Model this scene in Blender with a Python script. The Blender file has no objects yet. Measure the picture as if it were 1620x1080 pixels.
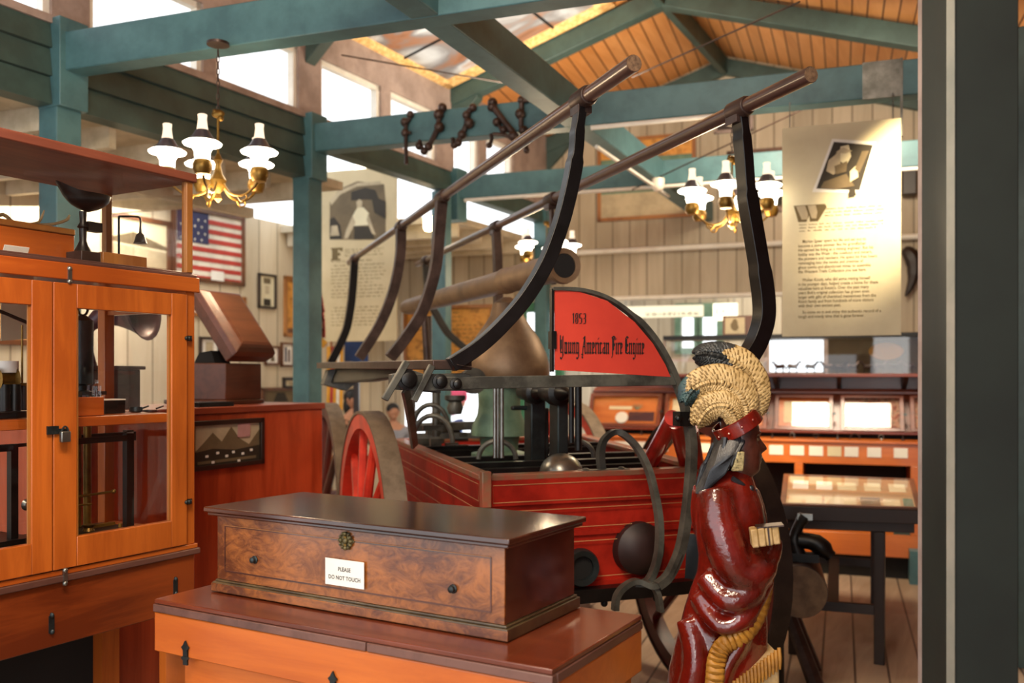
import bpy, math, random
from mathutils import Vector as V, Matrix
random.seed(7)
SC = bpy.context.scene
COL = SC.collection
# ---------------------------------------------------------------- camera, world, light, exposure
F, HZ, CX, EYE = 1450.0, 595.0, 810.0, 1.5          # focal length in px, horizon row, centre column, eye height
cd = bpy.data.cameras.new('camera'); cam = bpy.data.objects.new('camera', cd); COL.objects.link(cam)
cam.location = (0, 0, EYE); cam.rotation_euler = (math.pi/2, 0, 0)
cd.sensor_width = 36; cd.lens = F/1620*36; cd.shift_y = (HZ-540)/1620; cd.clip_end = 200
cd.dof.use_dof = True; cd.dof.focus_distance = 2.75; cd.dof.aperture_fstop = 2.4
SC.camera = cam
W = bpy.data.worlds.new('daylight'); SC.world = W; W.use_nodes = True
W.node_tree.nodes['Background'].inputs[0].default_value = (0.93, 0.97, 1.0, 1)
W.node_tree.nodes['Background'].inputs[1].default_value = 2.0
SC.view_settings.view_transform = 'Standard'; SC.view_settings.look = 'None'
SC.view_settings.exposure = 0.35; SC.view_settings.gamma = 1
SC.cycles.use_denoising = True; SC.cycles.max_bounces = 8; SC.cycles.transparent_max_bounces = 16
SC.cycles.sample_clamp_indirect = 6; SC.cycles.caustics_reflective = False; SC.cycles.caustics_refractive = False

def lamp(kind, name, loc, target, energy, color, size=.3, angle=None, blend=.5):
    l = bpy.data.lights.new(name, kind); l.energy = energy; l.color = color
    if kind == 'AREA': l.size = size
    elif kind == 'SPOT': l.spot_size = angle; l.spot_blend = blend; l.shadow_soft_size = size
    elif kind == 'POINT': l.shadow_soft_size = size
    o = bpy.data.objects.new(name, l); COL.objects.link(o); o.location = loc
    d = V(target)-V(loc); o.rotation_euler = d.to_track_quat('-Z', 'Y').to_euler()
    return o
WARM = (1.0, .74, .46)
# unseen area lights added as fill: behind the camera, overhead, aisle, hall end, roof
lamp('AREA', 'rear_fill', (.6, -3.2, 2.7), (0, 3.5, 1.1), 58, (1, .93, .84), 2.6)
lamp('AREA', 'overhead_fill', (-.6, .9, 3.6), (-.3, 4.2, .7), 75, (1, .82, .6), .8)
lamp('AREA', 'aisle_fill', (-3.0, 6.6, 2.7), (-3.2, 7.2, 0), 40, (1, .9, .75), 1.2)
lamp('AREA', 'end_fill', (2.0, 5.6, 3.5), (2.6, 7.2, .9), 85, (1, .84, .62), 1.0)
lamp('SPOT', 'panel_spot', (2.35, 3.9, 3.5), (2.05, 5.0, 2.42), 800, (1, .78, .46), .03, .50, 1.0)
lamp('SPOT', 'cabinet_spot', (-.2, 1.7, 3.4), (-1.5, 2.8, 1.2), 90, (1, .8, .55), .05, 1.1, .8)
lamp('AREA', 'roof_fill', (.27, 6.5, 3.3), (.2, 6.6, 4.5), 45, (1, .86, .66), .9)  # added under the roof to brighten the planks and skylight frame
lamp('SPOT', 'sign_spot', (.4, 1.2, 3.4), (.3, 3.0, 1.6), 45, (1, .85, .65), .05, .9, .9)

# ---------------------------------------------------------------- geometry helpers
def P(px, py, Y): return V(((px-CX)/F*Y, Y, EYE+(HZ-py)/F*Y))
def G(px, py, Z):
    Y = (Z-EYE)*F/(HZ-py); return V(((px-CX)/F*Y, Y, Z))
class Plane:
    """a vertical plane through o with horizontal direction d"""
    def __init__(s, o, d):
        s.o = V((o[0], o[1], 0)); s.d = V((d[0], d[1], 0)).normalized()
        s.n = V((s.d.y, -s.d.x, 0))
        if s.n.dot(s.o) > 0: s.n = -s.n              # n points towards the camera's side
    def __call__(s, px, py, off=0):
        r = V(((px-CX)/F, 1, 0)); k = s.o.dot(s.n)/r.dot(s.n)
        return V((r.x*k, k, EYE+(HZ-py)/F*k)) + s.n*off
    def at(s, t, z, off=0): return s.o + s.d*t + V((0, 0, z)) + s.n*off
class MB:
    def __init__(s): s.v = []; s.f = []; s.m = []; s.mi = 0; s.uv = {}
    def add(s, vs, fs):
        b = len(s.v); s.v += [V(v) for v in vs]
        for f in fs: s.f.append(tuple(i+b for i in f)); s.m.append(s.mi)
        return b
    def hexa(s, p):                                   # 4 bottom, 4 top corners
        s.add(p, [(0,3,2,1), (4,5,6,7), (0,1,5,4), (1,2,6,5), (2,3,7,6), (3,0,4,7)]); return s
    def box(s, c, size, d=(1,0,0), up=(0,0,1)):
        d = V(d).normalized(); u = V(up).normalized(); e = u.cross(d).normalized(); u = d.cross(e)
        a, b, h = size[0]/2, size[1]/2, size[2]/2; c = V(c)
        return s.hexa([c+d*i*a+e*j*b+u*k*h for k in (-1, 1) for i, j in ((-1,-1), (1,-1), (1,1), (-1,1))])
    def bar(s, a, b, w, h, up=(0,0,1)):               # beam from a to b; w across, h along up
        a, b = V(a), V(b); return s.box((a+b)/2, ((b-a).length, w, h), b-a, up)
    def prism(s, poly, ext):
        n = len(poly); e = V(ext); p = [V(q) for q in poly]
        s.add(p+[q+e for q in p], [tuple(range(n))[::-1], tuple(range(n, 2*n))]+[(i, (i+1) % n, n+(i+1) % n, n+i) for i in range(n)]); return s
    def tube(s, pts, r, n=10, caps=True, closed=False):
        pts = [V(p) for p in pts]; m = len(pts); rs = r if isinstance(r, (list, tuple)) else [r]*m
        vs = []; prev = None
        for i, p in enumerate(pts):
            if closed: t = pts[(i+1) % m]-pts[i-1]
            else: t = pts[min(i+1, m-1)]-pts[max(i-1, 0)]
            t = t.normalized() if t.length > 1e-9 else V((0, 0, 1))
            if prev is None:
                a = t.orthogonal().normalized()
            else:
                a = prev-t*prev.dot(t); a = a.normalized() if a.length > 1e-6 else t.orthogonal().normalized()
            prev = a; b = t.cross(a)
            vs += [p+(a*math.cos(2*math.pi*k/n)+b*math.sin(2*math.pi*k/n))*rs[i] for k in range(n)]
        fs = []
        for i in range(m if closed else m-1):
            j = (i+1) % m
            fs += [(i*n+k, i*n+(k+1) % n, j*n+(k+1) % n, j*n+k) for k in range(n)]
        if caps and not closed: fs += [tuple(range(n))[::-1], tuple(range((m-1)*n, m*n))]
        s.add(vs, fs); return s
    def ribbon(s, pts, wdir, w, th):                  # strap iron: w along wdir, th across
        pts = [V(p) for p in pts]; wd = V(wdir).normalized(); vs = []; m = len(pts)
        for i, p in enumerate(pts):
            t = (pts[min(i+1, m-1)]-pts[max(i-1, 0)]).normalized(); n = t.cross(wd).normalized()
            wi = w[i] if isinstance(w, (list, tuple)) else w; ti = th[i] if isinstance(th, (list, tuple)) else th
            vs += [p+wd*wi/2*a+n*ti/2*b for a, b in ((-1,-1), (1,-1), (1,1), (-1,1))]
        fs = [(i*4+k, i*4+(k+1) % 4, i*4+4+(k+1) % 4, i*4+4+k) for i in range(m-1) for k in range(4)]
        fs += [(3,2,1,0), tuple((m-1)*4+k for k in range(4))]
        s.add(vs, fs); return s
    def lathe(s, prof, c=(0,0,0), ax=(0,0,1), n=20):  # prof: (radius, height)
        ax = V(ax).normalized(); a = ax.orthogonal().normalized(); b = ax.cross(a); c = V(c); m = len(prof)
        vs = [c+ax*h+(a*math.cos(2*math.pi*k/n)+b*math.sin(2*math.pi*k/n))*max(r, 1e-4) for r, h in prof for k in range(n)]
        fs = [(i*n+k, i*n+(k+1) % n, (i+1)*n+(k+1) % n, (i+1)*n+k) for i in range(m-1) for k in range(n)]
        fs += [tuple(range(n))[::-1], tuple(range((m-1)*n, m*n))]
        s.add(vs, fs); return s
    def ball(s, c, r, n=14, ax=(0,0,1), sq=1):
        r2 = r if isinstance(r, (list, tuple)) else (r, r, r); c = V(c); vs = []; h = n//2
        for i in range(h+1):
            th = math.pi*i/h
            vs += [c+V((r2[0]*max(math.sin(th), .002)*math.cos(2*math.pi*k/n), r2[1]*max(math.sin(th), .002)*math.sin(2*math.pi*k/n), -r2[2]*math.cos(th))) for k in range(n)]
        s.add(vs, [(i*n+k, i*n+(k+1) % n, (i+1)*n+(k+1) % n, (i+1)*n+k) for i in range(h) for k in range(n)]); return s
    def loft(s, rings, caps=True):
        n = len(rings[0]); vs = [p for r in rings for p in r]
        fs = [(i*n+k, i*n+(k+1) % n, (i+1)*n+(k+1) % n, (i+1)*n+k) for i in range(len(rings)-1) for k in range(n)]
        if caps: fs += [tuple(range(n))[::-1], tuple(range((len(rings)-1)*n, len(rings)*n))]
        s.add(vs, fs); return s
    def cyl(s, a, b, r, n=16, r2=None): return s.tube([a, b], [r, r if r2 is None else r2], n)
    def quad(s, a, b, c, d): s.add([a, b, c, d], [(0, 1, 2, 3)]); return s
def smooth_path(pts, k=4):
    pts = [V(p) for p in pts]; out = []
    for i in range(len(pts)-1):
        p0, p1, p2, p3 = pts[max(i-1, 0)], pts[i], pts[i+1], pts[min(i+2, len(pts)-1)]
        for j in range(k):
            t = j/k
            out.append(.5*((2*p1)+(p2-p0)*t+(2*p0-5*p1+4*p2-p3)*t*t+(3*p1-p0-3*p2+p3)*t**3))
    return out+[pts[-1]]
def finish(me, smooth):
    import bmesh
    b = bmesh.new(); b.from_mesh(me); bmesh.ops.recalc_face_normals(b, faces=b.faces)
    b.to_mesh(me); b.free()
    if smooth:
        me.shade_smooth(); me.set_sharp_from_angle(angle=math.radians(38))
def obj(name, mb, mat, parent=None, smooth=True, bevel=0, **props):
    me = bpy.data.meshes.new(name)
    off = V((0, 0, 0))
    if parent is None:                                 # put the origin at the foot of the thing
        xs = [v.x for v in mb.v]; ys = [v.y for v in mb.v]; zs = [v.z for v in mb.v]
        off = V(((min(xs)+max(xs))/2, (min(ys)+max(ys))/2, min(zs)))
    me.from_pydata([tuple(v-off) for v in mb.v], [], mb.f)
    mats = mat if isinstance(mat, (list, tuple)) else [mat]
    for m in mats: me.materials.append(m)
    if len(mats) > 1: me.polygons.foreach_set('material_index', mb.m)
    finish(me, smooth)
    o = bpy.data.objects.new(name, me); COL.objects.link(o); o.location = off
    if bevel:
        bv = o.modifiers.new('edges', 'BEVEL'); bv.width = bevel; bv.segments = 2; bv.limit_method = 'ANGLE'
    if parent is not None: attach(o, parent)
    for k, v in props.items(): o[k] = v
    return o
def wloc(o):
    l = V((0, 0, 0))
    while o: l += o.location if not o.get('_pi') else V((0, 0, 0)); o = o.parent
    return l
def attach(o, parent):
    # geometry was written in the frame the parent was built in: cancel the parent's own offset
    o.parent = parent
    root = parent
    o.matrix_parent_inverse = Matrix.Translation(-parent.location) if parent.parent is None else Matrix()
def thing(name, label, cat, loc=(0,0,0), group=None):
    o = bpy.data.objects.new(name, None); COL.objects.link(o); o.location = loc; o.empty_display_size = .1
    o['label'] = label; o['category'] = cat
    if group: o['group'] = group
    return o
def tag(o, label, cat, group=None):
    o['label'] = label; o['category'] = cat
    if group: o['group'] = group
    return o
def struct(name, mb, mat, **k): return obj(name, mb, mat, kind='structure', **k)
def dup(root, loc, label, rotz=None):
    r = root.copy(); COL.objects.link(r); r.location = loc; r['label'] = label
    if rotz is not None: r.rotation_euler = (0, 0, rotz)
    for ch in list(root.children):
        c = ch.copy(); COL.objects.link(c); c.parent = r
        for g in list(ch.children):
            d = g.copy(); COL.objects.link(d); d.parent = c
    return r

# ---------------------------------------------------------------- materials
def srgb(h):
    h = h.lstrip('#'); c = [int(h[i:i+2], 16)/255 for i in (0, 2, 4)]
    return tuple((x/12.92 if x <= .04045 else ((x+.055)/1.055)**2.4) for x in c)+(1,)
def newmat(name):
    m = bpy.data.materials.new(name); m.use_nodes = True; nt = m.node_tree
    return m, nt, nt.nodes['Principled BSDF']
def link(nt, a, b): nt.links.new(a, b)
def ramp(nt, fac, stops):
    r = nt.nodes.new('ShaderNodeValToRGB'); e = r.color_ramp.elements
    while len(e) < len(stops): e.new(.5)
    for i, (p, c) in enumerate(stops): e[i].position = p; e[i].color = c
    link(nt, fac, r.inputs[0]); return r.outputs[0]
def paint(name, col, rough=.5, metal=0, col2=None, scale=6, bump=0, coat=0, em=0, spec=.5):
    m, nt, b = newmat(name); c = srgb(col)
    b.inputs['Base Color'].default_value = c; b.inputs['Roughness'].default_value = rough; b.inputs['Metallic'].default_value = metal
    b.inputs['Coat Weight'].default_value = coat; b.inputs['Coat Roughness'].default_value = .12; b.inputs['Specular IOR Level'].default_value = spec
    if em: b.inputs['Emission Color'].default_value = c; b.inputs['Emission Strength'].default_value = em
    c2 = srgb(col2) if col2 else tuple(x*.75 for x in c[:3])+(1,)
    tc = nt.nodes.new('ShaderNodeTexCoord'); n = nt.nodes.new('ShaderNodeTexNoise'); n.inputs['Scale'].default_value = scale; n.inputs['Detail'].default_value = 6
    n.inputs['Roughness'].default_value = .65
    link(nt, tc.outputs['Object'], n.inputs[0])
    if not em: link(nt, ramp(nt, n.outputs[0], [(.38, c2), (.6, c)]), b.inputs['Base Color'])
    if bump:
        bp = nt.nodes.new('ShaderNodeBump'); bp.inputs['Strength'].default_value = bump; bp.inputs['Distance'].default_value = .01
        link(nt, n.outputs[0], bp.inputs['Height']); link(nt, bp.outputs[0], b.inputs['Normal'])
    return m
def wood(name, c1, c2, d=(1,0,0), rough=.4, coat=.2, scale=1.0, burl=False, groove=0, gdir=None, gcol=None, bump=.15):
    """grain runs along d; optional board joints every 'groove' metres along gdir"""
    m, nt, b = newmat(name); tc = nt.nodes.new('ShaderNodeTexCoord')
    d = V(d).normalized(); ang = math.atan2(d.y, d.x)
    mp = nt.nodes.new('ShaderNodeMapping'); mp.vector_type = 'TEXTURE'
    if abs(d.z) > .7: mp.inputs['Scale'].default_value = (1, 1, 9)
    else: mp.inputs['Rotation'].default_value = (0, 0, ang); mp.inputs['Scale'].default_value = (9, 1, 1)
    if burl: mp.inputs['Scale'].default_value = (1.6, 1, 1)
    link(nt, tc.outputs['Object'], mp.inputs[0])
    n = nt.nodes.new('ShaderNodeTexNoise'); n.inputs['Scale'].default_value = (14 if not burl else 9)*scale; n.inputs['Detail'].default_value = 8
    n.inputs['Roughness'].default_value = .7; n.inputs['Distortion'].default_value = 2.2 if burl else .6
    link(nt, mp.outputs[0], n.inputs[0])
    big = nt.nodes.new('ShaderNodeTexNoise'); big.inputs['Scale'].default_value = 1.7*scale; link(nt, tc.outputs['Object'], big.inputs[0])
    mx = nt.nodes.new('ShaderNodeMath'); mx.operation = 'MULTIPLY_ADD'; mx.inputs[1].default_value = .5; link(nt, big.outputs[0], mx.inputs[0])
    sc = nt.nodes.new('ShaderNodeMath'); sc.operation = 'MULTIPLY'; sc.inputs[1].default_value = .5; link(nt, n.outputs[0], sc.inputs[0]); link(nt, sc.outputs[0], mx.inputs[2])
    col = ramp(nt, mx.outputs[0], [(.41, srgb(c2)), (.59, srgb(c1))]); height = n.outputs[0]
    if groove:
        g = V(gdir).normalized(); dp = nt.nodes.new('ShaderNodeVectorMath'); dp.operation = 'DOT_PRODUCT'; dp.inputs[1].default_value = g
        link(nt, tc.outputs['Object'], dp.inputs[0])
        dv = nt.nodes.new('ShaderNodeMath'); dv.operation = 'DIVIDE'; dv.inputs[1].default_value = groove; link(nt, dp.outputs['Value'], dv.inputs[0])
        fr = nt.nodes.new('ShaderNodeMath'); fr.operation = 'FRACT'; link(nt, dv.outputs[0], fr.inputs[0])
        lt = nt.nodes.new('ShaderNodeMath'); lt.operation = 'LESS_THAN'; lt.inputs[1].default_value = .012/groove; link(nt, fr.outputs[0], lt.inputs[0])
        fl = nt.nodes.new('ShaderNodeMath'); fl.operation = 'FLOOR'; link(nt, dv.outputs[0], fl.inputs[0])
        wn = nt.nodes.new('ShaderNodeTexWhiteNoise'); wn.noise_dimensions = '1D'; link(nt, fl.outputs[0], wn.inputs['W'])
        hs = nt.nodes.new('ShaderNodeHueSaturation'); vv = nt.nodes.new('ShaderNodeMath'); vv.operation = 'MULTIPLY_ADD'; vv.inputs[1].default_value = .22; vv.inputs[2].default_value = .89
        link(nt, wn.outputs[0], vv.inputs[0]); link(nt, vv.outputs[0], hs.inputs['Value']); link(nt, col, hs.inputs['Color'])
        mc = nt.nodes.new('ShaderNodeMixRGB'); link(nt, lt.outputs[0], mc.inputs[0]); link(nt, hs.outputs[0], mc.inputs[1])
        mc.inputs[2].default_value = srgb(gcol or c2); col = mc.outputs[0]
    link(nt, col, b.inputs['Base Color'])
    b.inputs['Roughness'].default_value = rough; b.inputs['Coat Weight'].default_value = coat; b.inputs['Coat Roughness'].default_value = .15
    bp = nt.nodes.new('ShaderNodeBump'); bp.inputs['Strength'].default_value = bump; bp.inputs['Distance'].default_value = .004
    link(nt, height, bp.inputs['Height']); link(nt, bp.outputs[0], b.inputs['Normal'])
    return m
def glass(name, tint=(1,1,1,1), refl=.09):
    m, nt, b = newmat(name); nt.nodes.remove(b); out = nt.nodes['Material Output']
    t = nt.nodes.new('ShaderNodeBsdfTransparent'); t.inputs[0].default_value = tint
    g = nt.nodes.new('ShaderNodeBsdfGlossy'); g.inputs['Roughness'].default_value = .02
    lw = nt.nodes.new('ShaderNodeLayerWeight'); lw.inputs[0].default_value = .35
    ml = nt.nodes.new('ShaderNodeMath'); ml.operation = 'MULTIPLY_ADD'; ml.inputs[1].default_value = .3; ml.inputs[2].default_value = refl*.6
    link(nt, lw.outputs['Fresnel'], ml.inputs[0])
    mx = nt.nodes.new('ShaderNodeMixShader'); link(nt, ml.outputs[0], mx.inputs[0]); link(nt, t.outputs[0], mx.inputs[1]); link(nt, g.outputs[0], mx.inputs[2])
    link(nt, mx.outputs[0], out.inputs[0]); return m
def emit(name, col, s):
    m, nt, b = newmat(name); nt.nodes.remove(b); e = nt.nodes.new('ShaderNodeEmission'); e.inputs[0].default_value = srgb(col); e.inputs[1].default_value = s
    link(nt, e.outputs[0], nt.nodes['Material Output'].inputs[0]); return m
def mottled(name, cols, scale=20, rough=.6):
    m, nt, b = newmat(name); tc = nt.nodes.new('ShaderNodeTexCoord'); n = nt.nodes.new('ShaderNodeTexNoise'); n.inputs['Scale'].default_value = scale
    n.inputs['Detail'].default_value = 5; link(nt, tc.outputs['Object'], n.inputs[0])
    k = len(cols); link(nt, ramp(nt, n.outputs[0], [(.3+.4*i/(k-1), srgb(c)) for i, c in enumerate(cols)]), b.inputs['Base Color'])
    b.inputs['Roughness'].default_value = rough; return m

U = V((.472, .8817, 0)); Wd = V((.941, -.339, 0))            # along the hall / along the trusses
L0 = V((-2.252, 4.6, 0))                                     # first truss on the left wall
def R(s, t, z=0): return L0+U*s+Wd*t+V((0, 0, z))
BAY = 1.858; NAVE = 4.16
M = dict(
 green=paint('teal_painted_wood', '#4b7278', .45, col2='#3e6168', scale=5, bump=.1),
 dkgreen=paint('dark_green_painted_wood', '#3c524e', .5, col2='#324542', scale=5, bump=.1),
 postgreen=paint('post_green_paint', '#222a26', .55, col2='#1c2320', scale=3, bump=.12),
 siding=wood('cream_board_siding', '#bcae98', '#a3957e', (0,0,1), .6, 0, .5, groove=.175, gdir=Wd, gcol='#6e6250'),
 sidingU=wood('cream_board_siding_aisle', '#d3c6ad', '#bfb094', (0,0,1), .6, 0, .5, groove=.24, gdir=U, gcol='#7c6f5b'),
 planks=wood('orange_ceiling_planks', '#eaa86a', '#cf8848', U, .5, .1, .4, groove=.105, gdir=Wd, gcol='#6e4020'),
 floor=wood('worn_plank_floor', '#b29c86', '#8f7963', U, .45, .1, .5, groove=.16, gdir=Wd, gcol='#54453a'),
 trimw=paint('beige_window_trim', '#a8968f', .5, col2='#8f7e77'),
 white=paint('white_paint', '#ece9e0', .4, col2='#dedad0'),
 aisle=paint('aisle_ceiling_paint', '#cbbfa9', .6, col2='#b3a78f'),
 orange=wood('varnished_orange_pine', '#bd6222', '#974514', (.497,.868,0), .32, .5, 1),
 orangeF=wood('varnished_orange_pine_table', '#cf6d22', '#b05416', (.865,-.502,0), .34, .4, .8),
 orangeV=wood('varnished_orange_pine_upright', '#c06624', '#9a4a17', (0,0,1), .32, .5, 1),
 redwood=wood('stained_reddish_wood', '#7c3a22', '#55210f', (.865,-.502,0), .22, .6, .8),
 brownedge=wood('worn_edge_wood', '#6f4b40', '#4d312a', (.497,.868,0), .4, .2, 1),
 redcase=wood('red_stained_panel', '#c0512a', '#7c260d', (.5,.1,.9), .35, .4, .5),
 redcasetop=wood('red_stained_top', '#a55238', '#84371f', U, .35, .4, .6),
 walnut=wood('figured_walnut', '#9c5c28', '#552a12', (.865,-.502,0), .25, .5, 2.4, burl=True),
 walnutdk=wood('dark_walnut', '#5a3122', '#2c150d', (.865,-.502,0), .2, .7, 1),
 mahog=wood('brown_mahogany', '#5c3321', '#3c1d11', U, .4, .2, 1),
 apronw=wood('deep_brown_varnish', '#8a3f17', '#5c240c', (.497,.868,0), .35, .4, 1),
 shelfwood=wood('reddish_shelf_wood', '#7a3418', '#571f0d', Wd, .35, .4, 1),
 counter=wood('orange_counter_wood', '#d07431', '#b0561c', Wd, .35, .4, .6),
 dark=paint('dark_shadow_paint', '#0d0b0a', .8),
 black=paint('black_iron', '#161514', .38, .3, '#0b0b0b', 12, .15),
 iron=paint('worn_grey_iron', '#57564e', .45, .3, '#35342f', 10, .25),
 ironbr=paint('brown_rusty_iron', '#4b3a34', .42, .4, '#33251f', 10, .2),
 bluebk=paint('blackened_strap', '#181617', .3, .35, '#100e0e', 10, .1),
 tyre=paint('dusty_iron_tyre', '#7a6a58', .65, .1, '#635544', 12, .2),
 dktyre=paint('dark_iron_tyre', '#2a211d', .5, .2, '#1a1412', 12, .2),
 red=paint('bright_red_paint', '#c12a1d', .3, 0, '#9e1d13', 7, .1, .5),
 redw=paint('wheel_red_paint', '#d83a24', .45, 0, '#b42617', 7, .1, .2),
 redtub=paint('tub_red_paint', '#b82a1a', .45, 0, '#8e1b10', 5, .08, .0, spec=.3),
 rim=paint('worn_red_rim', '#a8543d', .4, 0, '#8a6a4c', 14, .1, .2),
 stripe=paint('cream_pinstripe', '#c8905f', .5),
 signred=paint('sign_red', '#c23a28', .55, 0, '#b43224', 3, 0, .2),
 pole=wood('brown_pole_wood', '#5c4036', '#3e2a25', (-.34,.94,0), .35, .3, 1.4),
 poleend=paint('pale_end_grain', '#8a6d52', .6, 0, '#5c4636', 60),
 brass=paint('brass', '#8c6a2c', .38, .7, '#5f4518', 9),
 bronze=paint('brown_bronze', '#836a50', .48, .35, '#6a533e', 6, .05),
 verdi=paint('pale_green_patina', '#6f8c76', .5, .2, '#57735f', 9, .1),
 steel=paint('dull_steel', '#8d8d88', .3, .9, '#6d6d68', 10),
 grey=paint('grey_iron_dark', '#2d3435', .4, .5, '#1c2021', 12),
 glass=glass('clear_glass'), 
 winglass=glass('window_glass', refl=.04),
 paper=paint('aged_paper', '#d9cfae', .7, 0, '#cdc2a0', 2),
 paper2=paint('white_card', '#ece9e0', .7, 0, '#e2dfd5', 4),
 lamp=emit('lit_white_shade', '#fff2d8', 7), bulb=emit('lit_bulb', '#ffd9a0', 18),
 shadeb=paint('dark_blue_grey_shade_crown', '#4a4650', .3, 0, '#37343c', 8),
 chim=paint('frosted_chimney', '#efe6d8', .25, 0, '#e0d4c2', 4, em=0),
 ink=paint('black_ink', '#1b1413', .6), inkbr=paint('brown_ink', '#6b5a34', .7), inkdk=paint('dark_sepia', '#2e2618', .7),
 sepia=paint('mid_sepia', '#6d5d42', .7), sepial=paint('light_sepia', '#b9a98a', .7),
 frame=wood('brown_picture_frame', '#6d3f1e', '#4b2812', (0,0,1), .4, .3, 1),
 framed=paint('dark_picture_frame', '#2b1d16', .4), framelt=wood('light_oak_frame', '#a96f34', '#8a5425', (0,0,1), .4, .3, 1),
 flagred=paint('flag_red', '#b5382c', .7), flagblue=paint('flag_blue', '#2b2d55', .7), flagwhite=paint('flag_white', '#e3dccb', .7), gold=paint('gold_fringe', '#d99a1f', .6),
 map=mottled('old_map_paper', ['#b9742c', '#d99a45', '#c58a3c', '#8a5a26'], 14),
 robe=paint('red_lacquered_robe', '#7d1a10', .14, 0, '#541009', 9, .35, .8),
 skin=paint('dark_carved_face', '#5c3024', .3, 0, '#3a1b14', 12, .2, .4),
 hair=paint('carved_black_hair', '#24252a', .35, 0, '#0e0e12', 40, .2),
 cream=paint('cream_carved_block', '#c8a878', .5, 0, '#a58552', 16, .3),
 fringe=paint('ochre_fringe', '#b8812f', .5, 0, '#8b5c1c', 20, .2),
 shirt=paint('pink_shirt', '#c4405c', .8), jeans=paint('blue_jeans', '#34467c', .8), fskin=paint('skin_tone', '#c08a6c', .6), dhair=paint('dark_hair', '#120e10', .6),
 greyc=paint('light_grey_jacket', '#8f93a0', .8), maroon=paint('maroon_cloth', '#4a1c24', .8),
 blueblk=paint('blue_cloth', '#243f74', .7),
)
# ================================================================ THE BUILDING
LW = Plane(L0, U)                      # left clerestory wall, nave face
AW = Plane(R(0, -1.9), U)              # aisle wall with the framed flag
EW = Plane(R(5.574, 0), Wd)            # end wall
def tpx(pl, px): return (pl(px, HZ)-pl.o).dot(pl.d)
UPZ = V((0, 0, 1))
def slab(pl, t0, t1, z0, z1, th, off=0):     # wall piece standing behind the plane's face
    m = MB(); return m.hexa([pl.at(t, z, off+o) for z in (z0, z1) for t, o in ((t0, 0), (t1, 0), (t1, -th), (t0, -th))])
def slab_to(m, pl, t0, t1, z0, z1, th, off=0):
    m.hexa([pl.at(t, z, off+o) for z in (z0, z1) for t, o in ((t0, 0), (t1, 0), (t1, -th), (t0, -th))])
m = MB(); m.hexa([R(s, t, z) for z in (-.1, 0) for s, t in ((-5.5, -1.9), (16, -1.9), (16, 5.6), (-5.5, 5.6))]); struct('floor', m, M['floor'])
# clerestory wall
SILL, WTOP, EAVE = 3.26, 3.70, 3.98
wins = [(-60, 82), (142, 322), (342, 473), (508, 603), (618, 690), (718, 757), (770, 812)]
m = MB()
for k in range(3):                     # three lapped boards
    z0 = 2.84+.14*k
    te = BAY if k < 2 else 5.574; z0 += .08 if k == 9 else 0
    m.hexa([LW.at(t, z0+dz, o) for dz in (0, .135) for t, o in ((-4.6, .03 if dz == 0 else .012), (te, .03 if dz == 0 else .012), (te, -.08), (-4.6, -.08))])
m.hexa([LW.at(t, z, o) for z in (3.07, 3.12) for t, o in ((BAY, .03), (5.574, .03), (5.574, -.08), (BAY, -.08))])
struct('wall_left', m, M['dkgreen'])
m = MB(); slab_to(m, LW, -4.6, 5.574, WTOP, EAVE+.15, .1); slab_to(m, LW, -4.6, 5.574, SILL-.02, SILL+.02, .14, .03)
edges = [(-4.6, -4.6)]+[(tpx(LW, a), tpx(LW, b)) for a, b in wins]+[(5.574, 5.574)]
for (a, b), (c, d) in zip(edges, edges[1:]): slab_to(m, LW, b, c, SILL, WTOP, .1)
struct('trim_1', m, M['trimw'])
for i, (a, b) in enumerate(edges[1:-1]):
    m = MB(); w = .035
    for t0, t1, z0, z1 in ((a, a+w, SILL, WTOP), (b-w, b, SILL, WTOP), (a, b, SILL, SILL+w), (a, b, WTOP-w, WTOP)): slab_to(m, LW, t0, t1, z0, z1, .05, -.02)

    f = struct('window_%d' % (i+1), m, M['white'])
    g = MB(); g.quad(LW.at(a, SILL, -.05), LW.at(b, SILL, -.05), LW.at(b, WTOP, -.05), LW.at(a, WTOP, -.05)); obj('pane', g, M['winglass'], f)
# end wall: upper boards across the hall, aisle part with an open passage, boards right of the opening
m = MB()
slab_to(m, EW, -1.95, -.05, 2.27, 2.9, .1); slab_to(m, EW, -.05, 5.4, 2.27, 3.7, .1)
m.prism([EW.at(0, 3.7), EW.at(5.4, 3.7), EW.at(4.6, 3.78), EW.at(1.8, 4.66), EW.at(0, 4.05)], EW.n*-.1)
slab_to(m, EW, tpx(EW, 1236), 5.4, 0, 2.27, .1); slab_to(m, EW, tpx(EW, 648), tpx(EW, 800), 1.9, 2.27, .1); slab_to(m, EW, tpx(EW, 788), tpx(EW, 822), 0, 2.27, .1)
slab_to(m, EW, -1.95, -1.7, 0, 2.27, .1)
struct('wall_end', m, M['siding'])
m = MB(); m.tube([EW.at(.1, 2.28, .05), EW.at(3.0, 2.28, .05)], .022); m.tube([EW.at(.1, 2.76, .05), EW.at(4.3, 2.76, .05)], .028); struct('trim_2', m, M['white'])
# doorway to outside between the wall pier and the display counter (green frame)
m = MB(); a, b = tpx(EW, 824), tpx(EW, 884)
slab_to(m, EW, a, b, 2.17, 2.27, .12, .03); slab_to(m, EW, a-.02, a+.04, 0, 2.17, .12, .02); slab_to(m, EW, b-.04, b+.04, 0, 2.2, .12, .02)
struct('door_1', m, paint('bright_green_door_frame', '#3d8464', .5))
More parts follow.
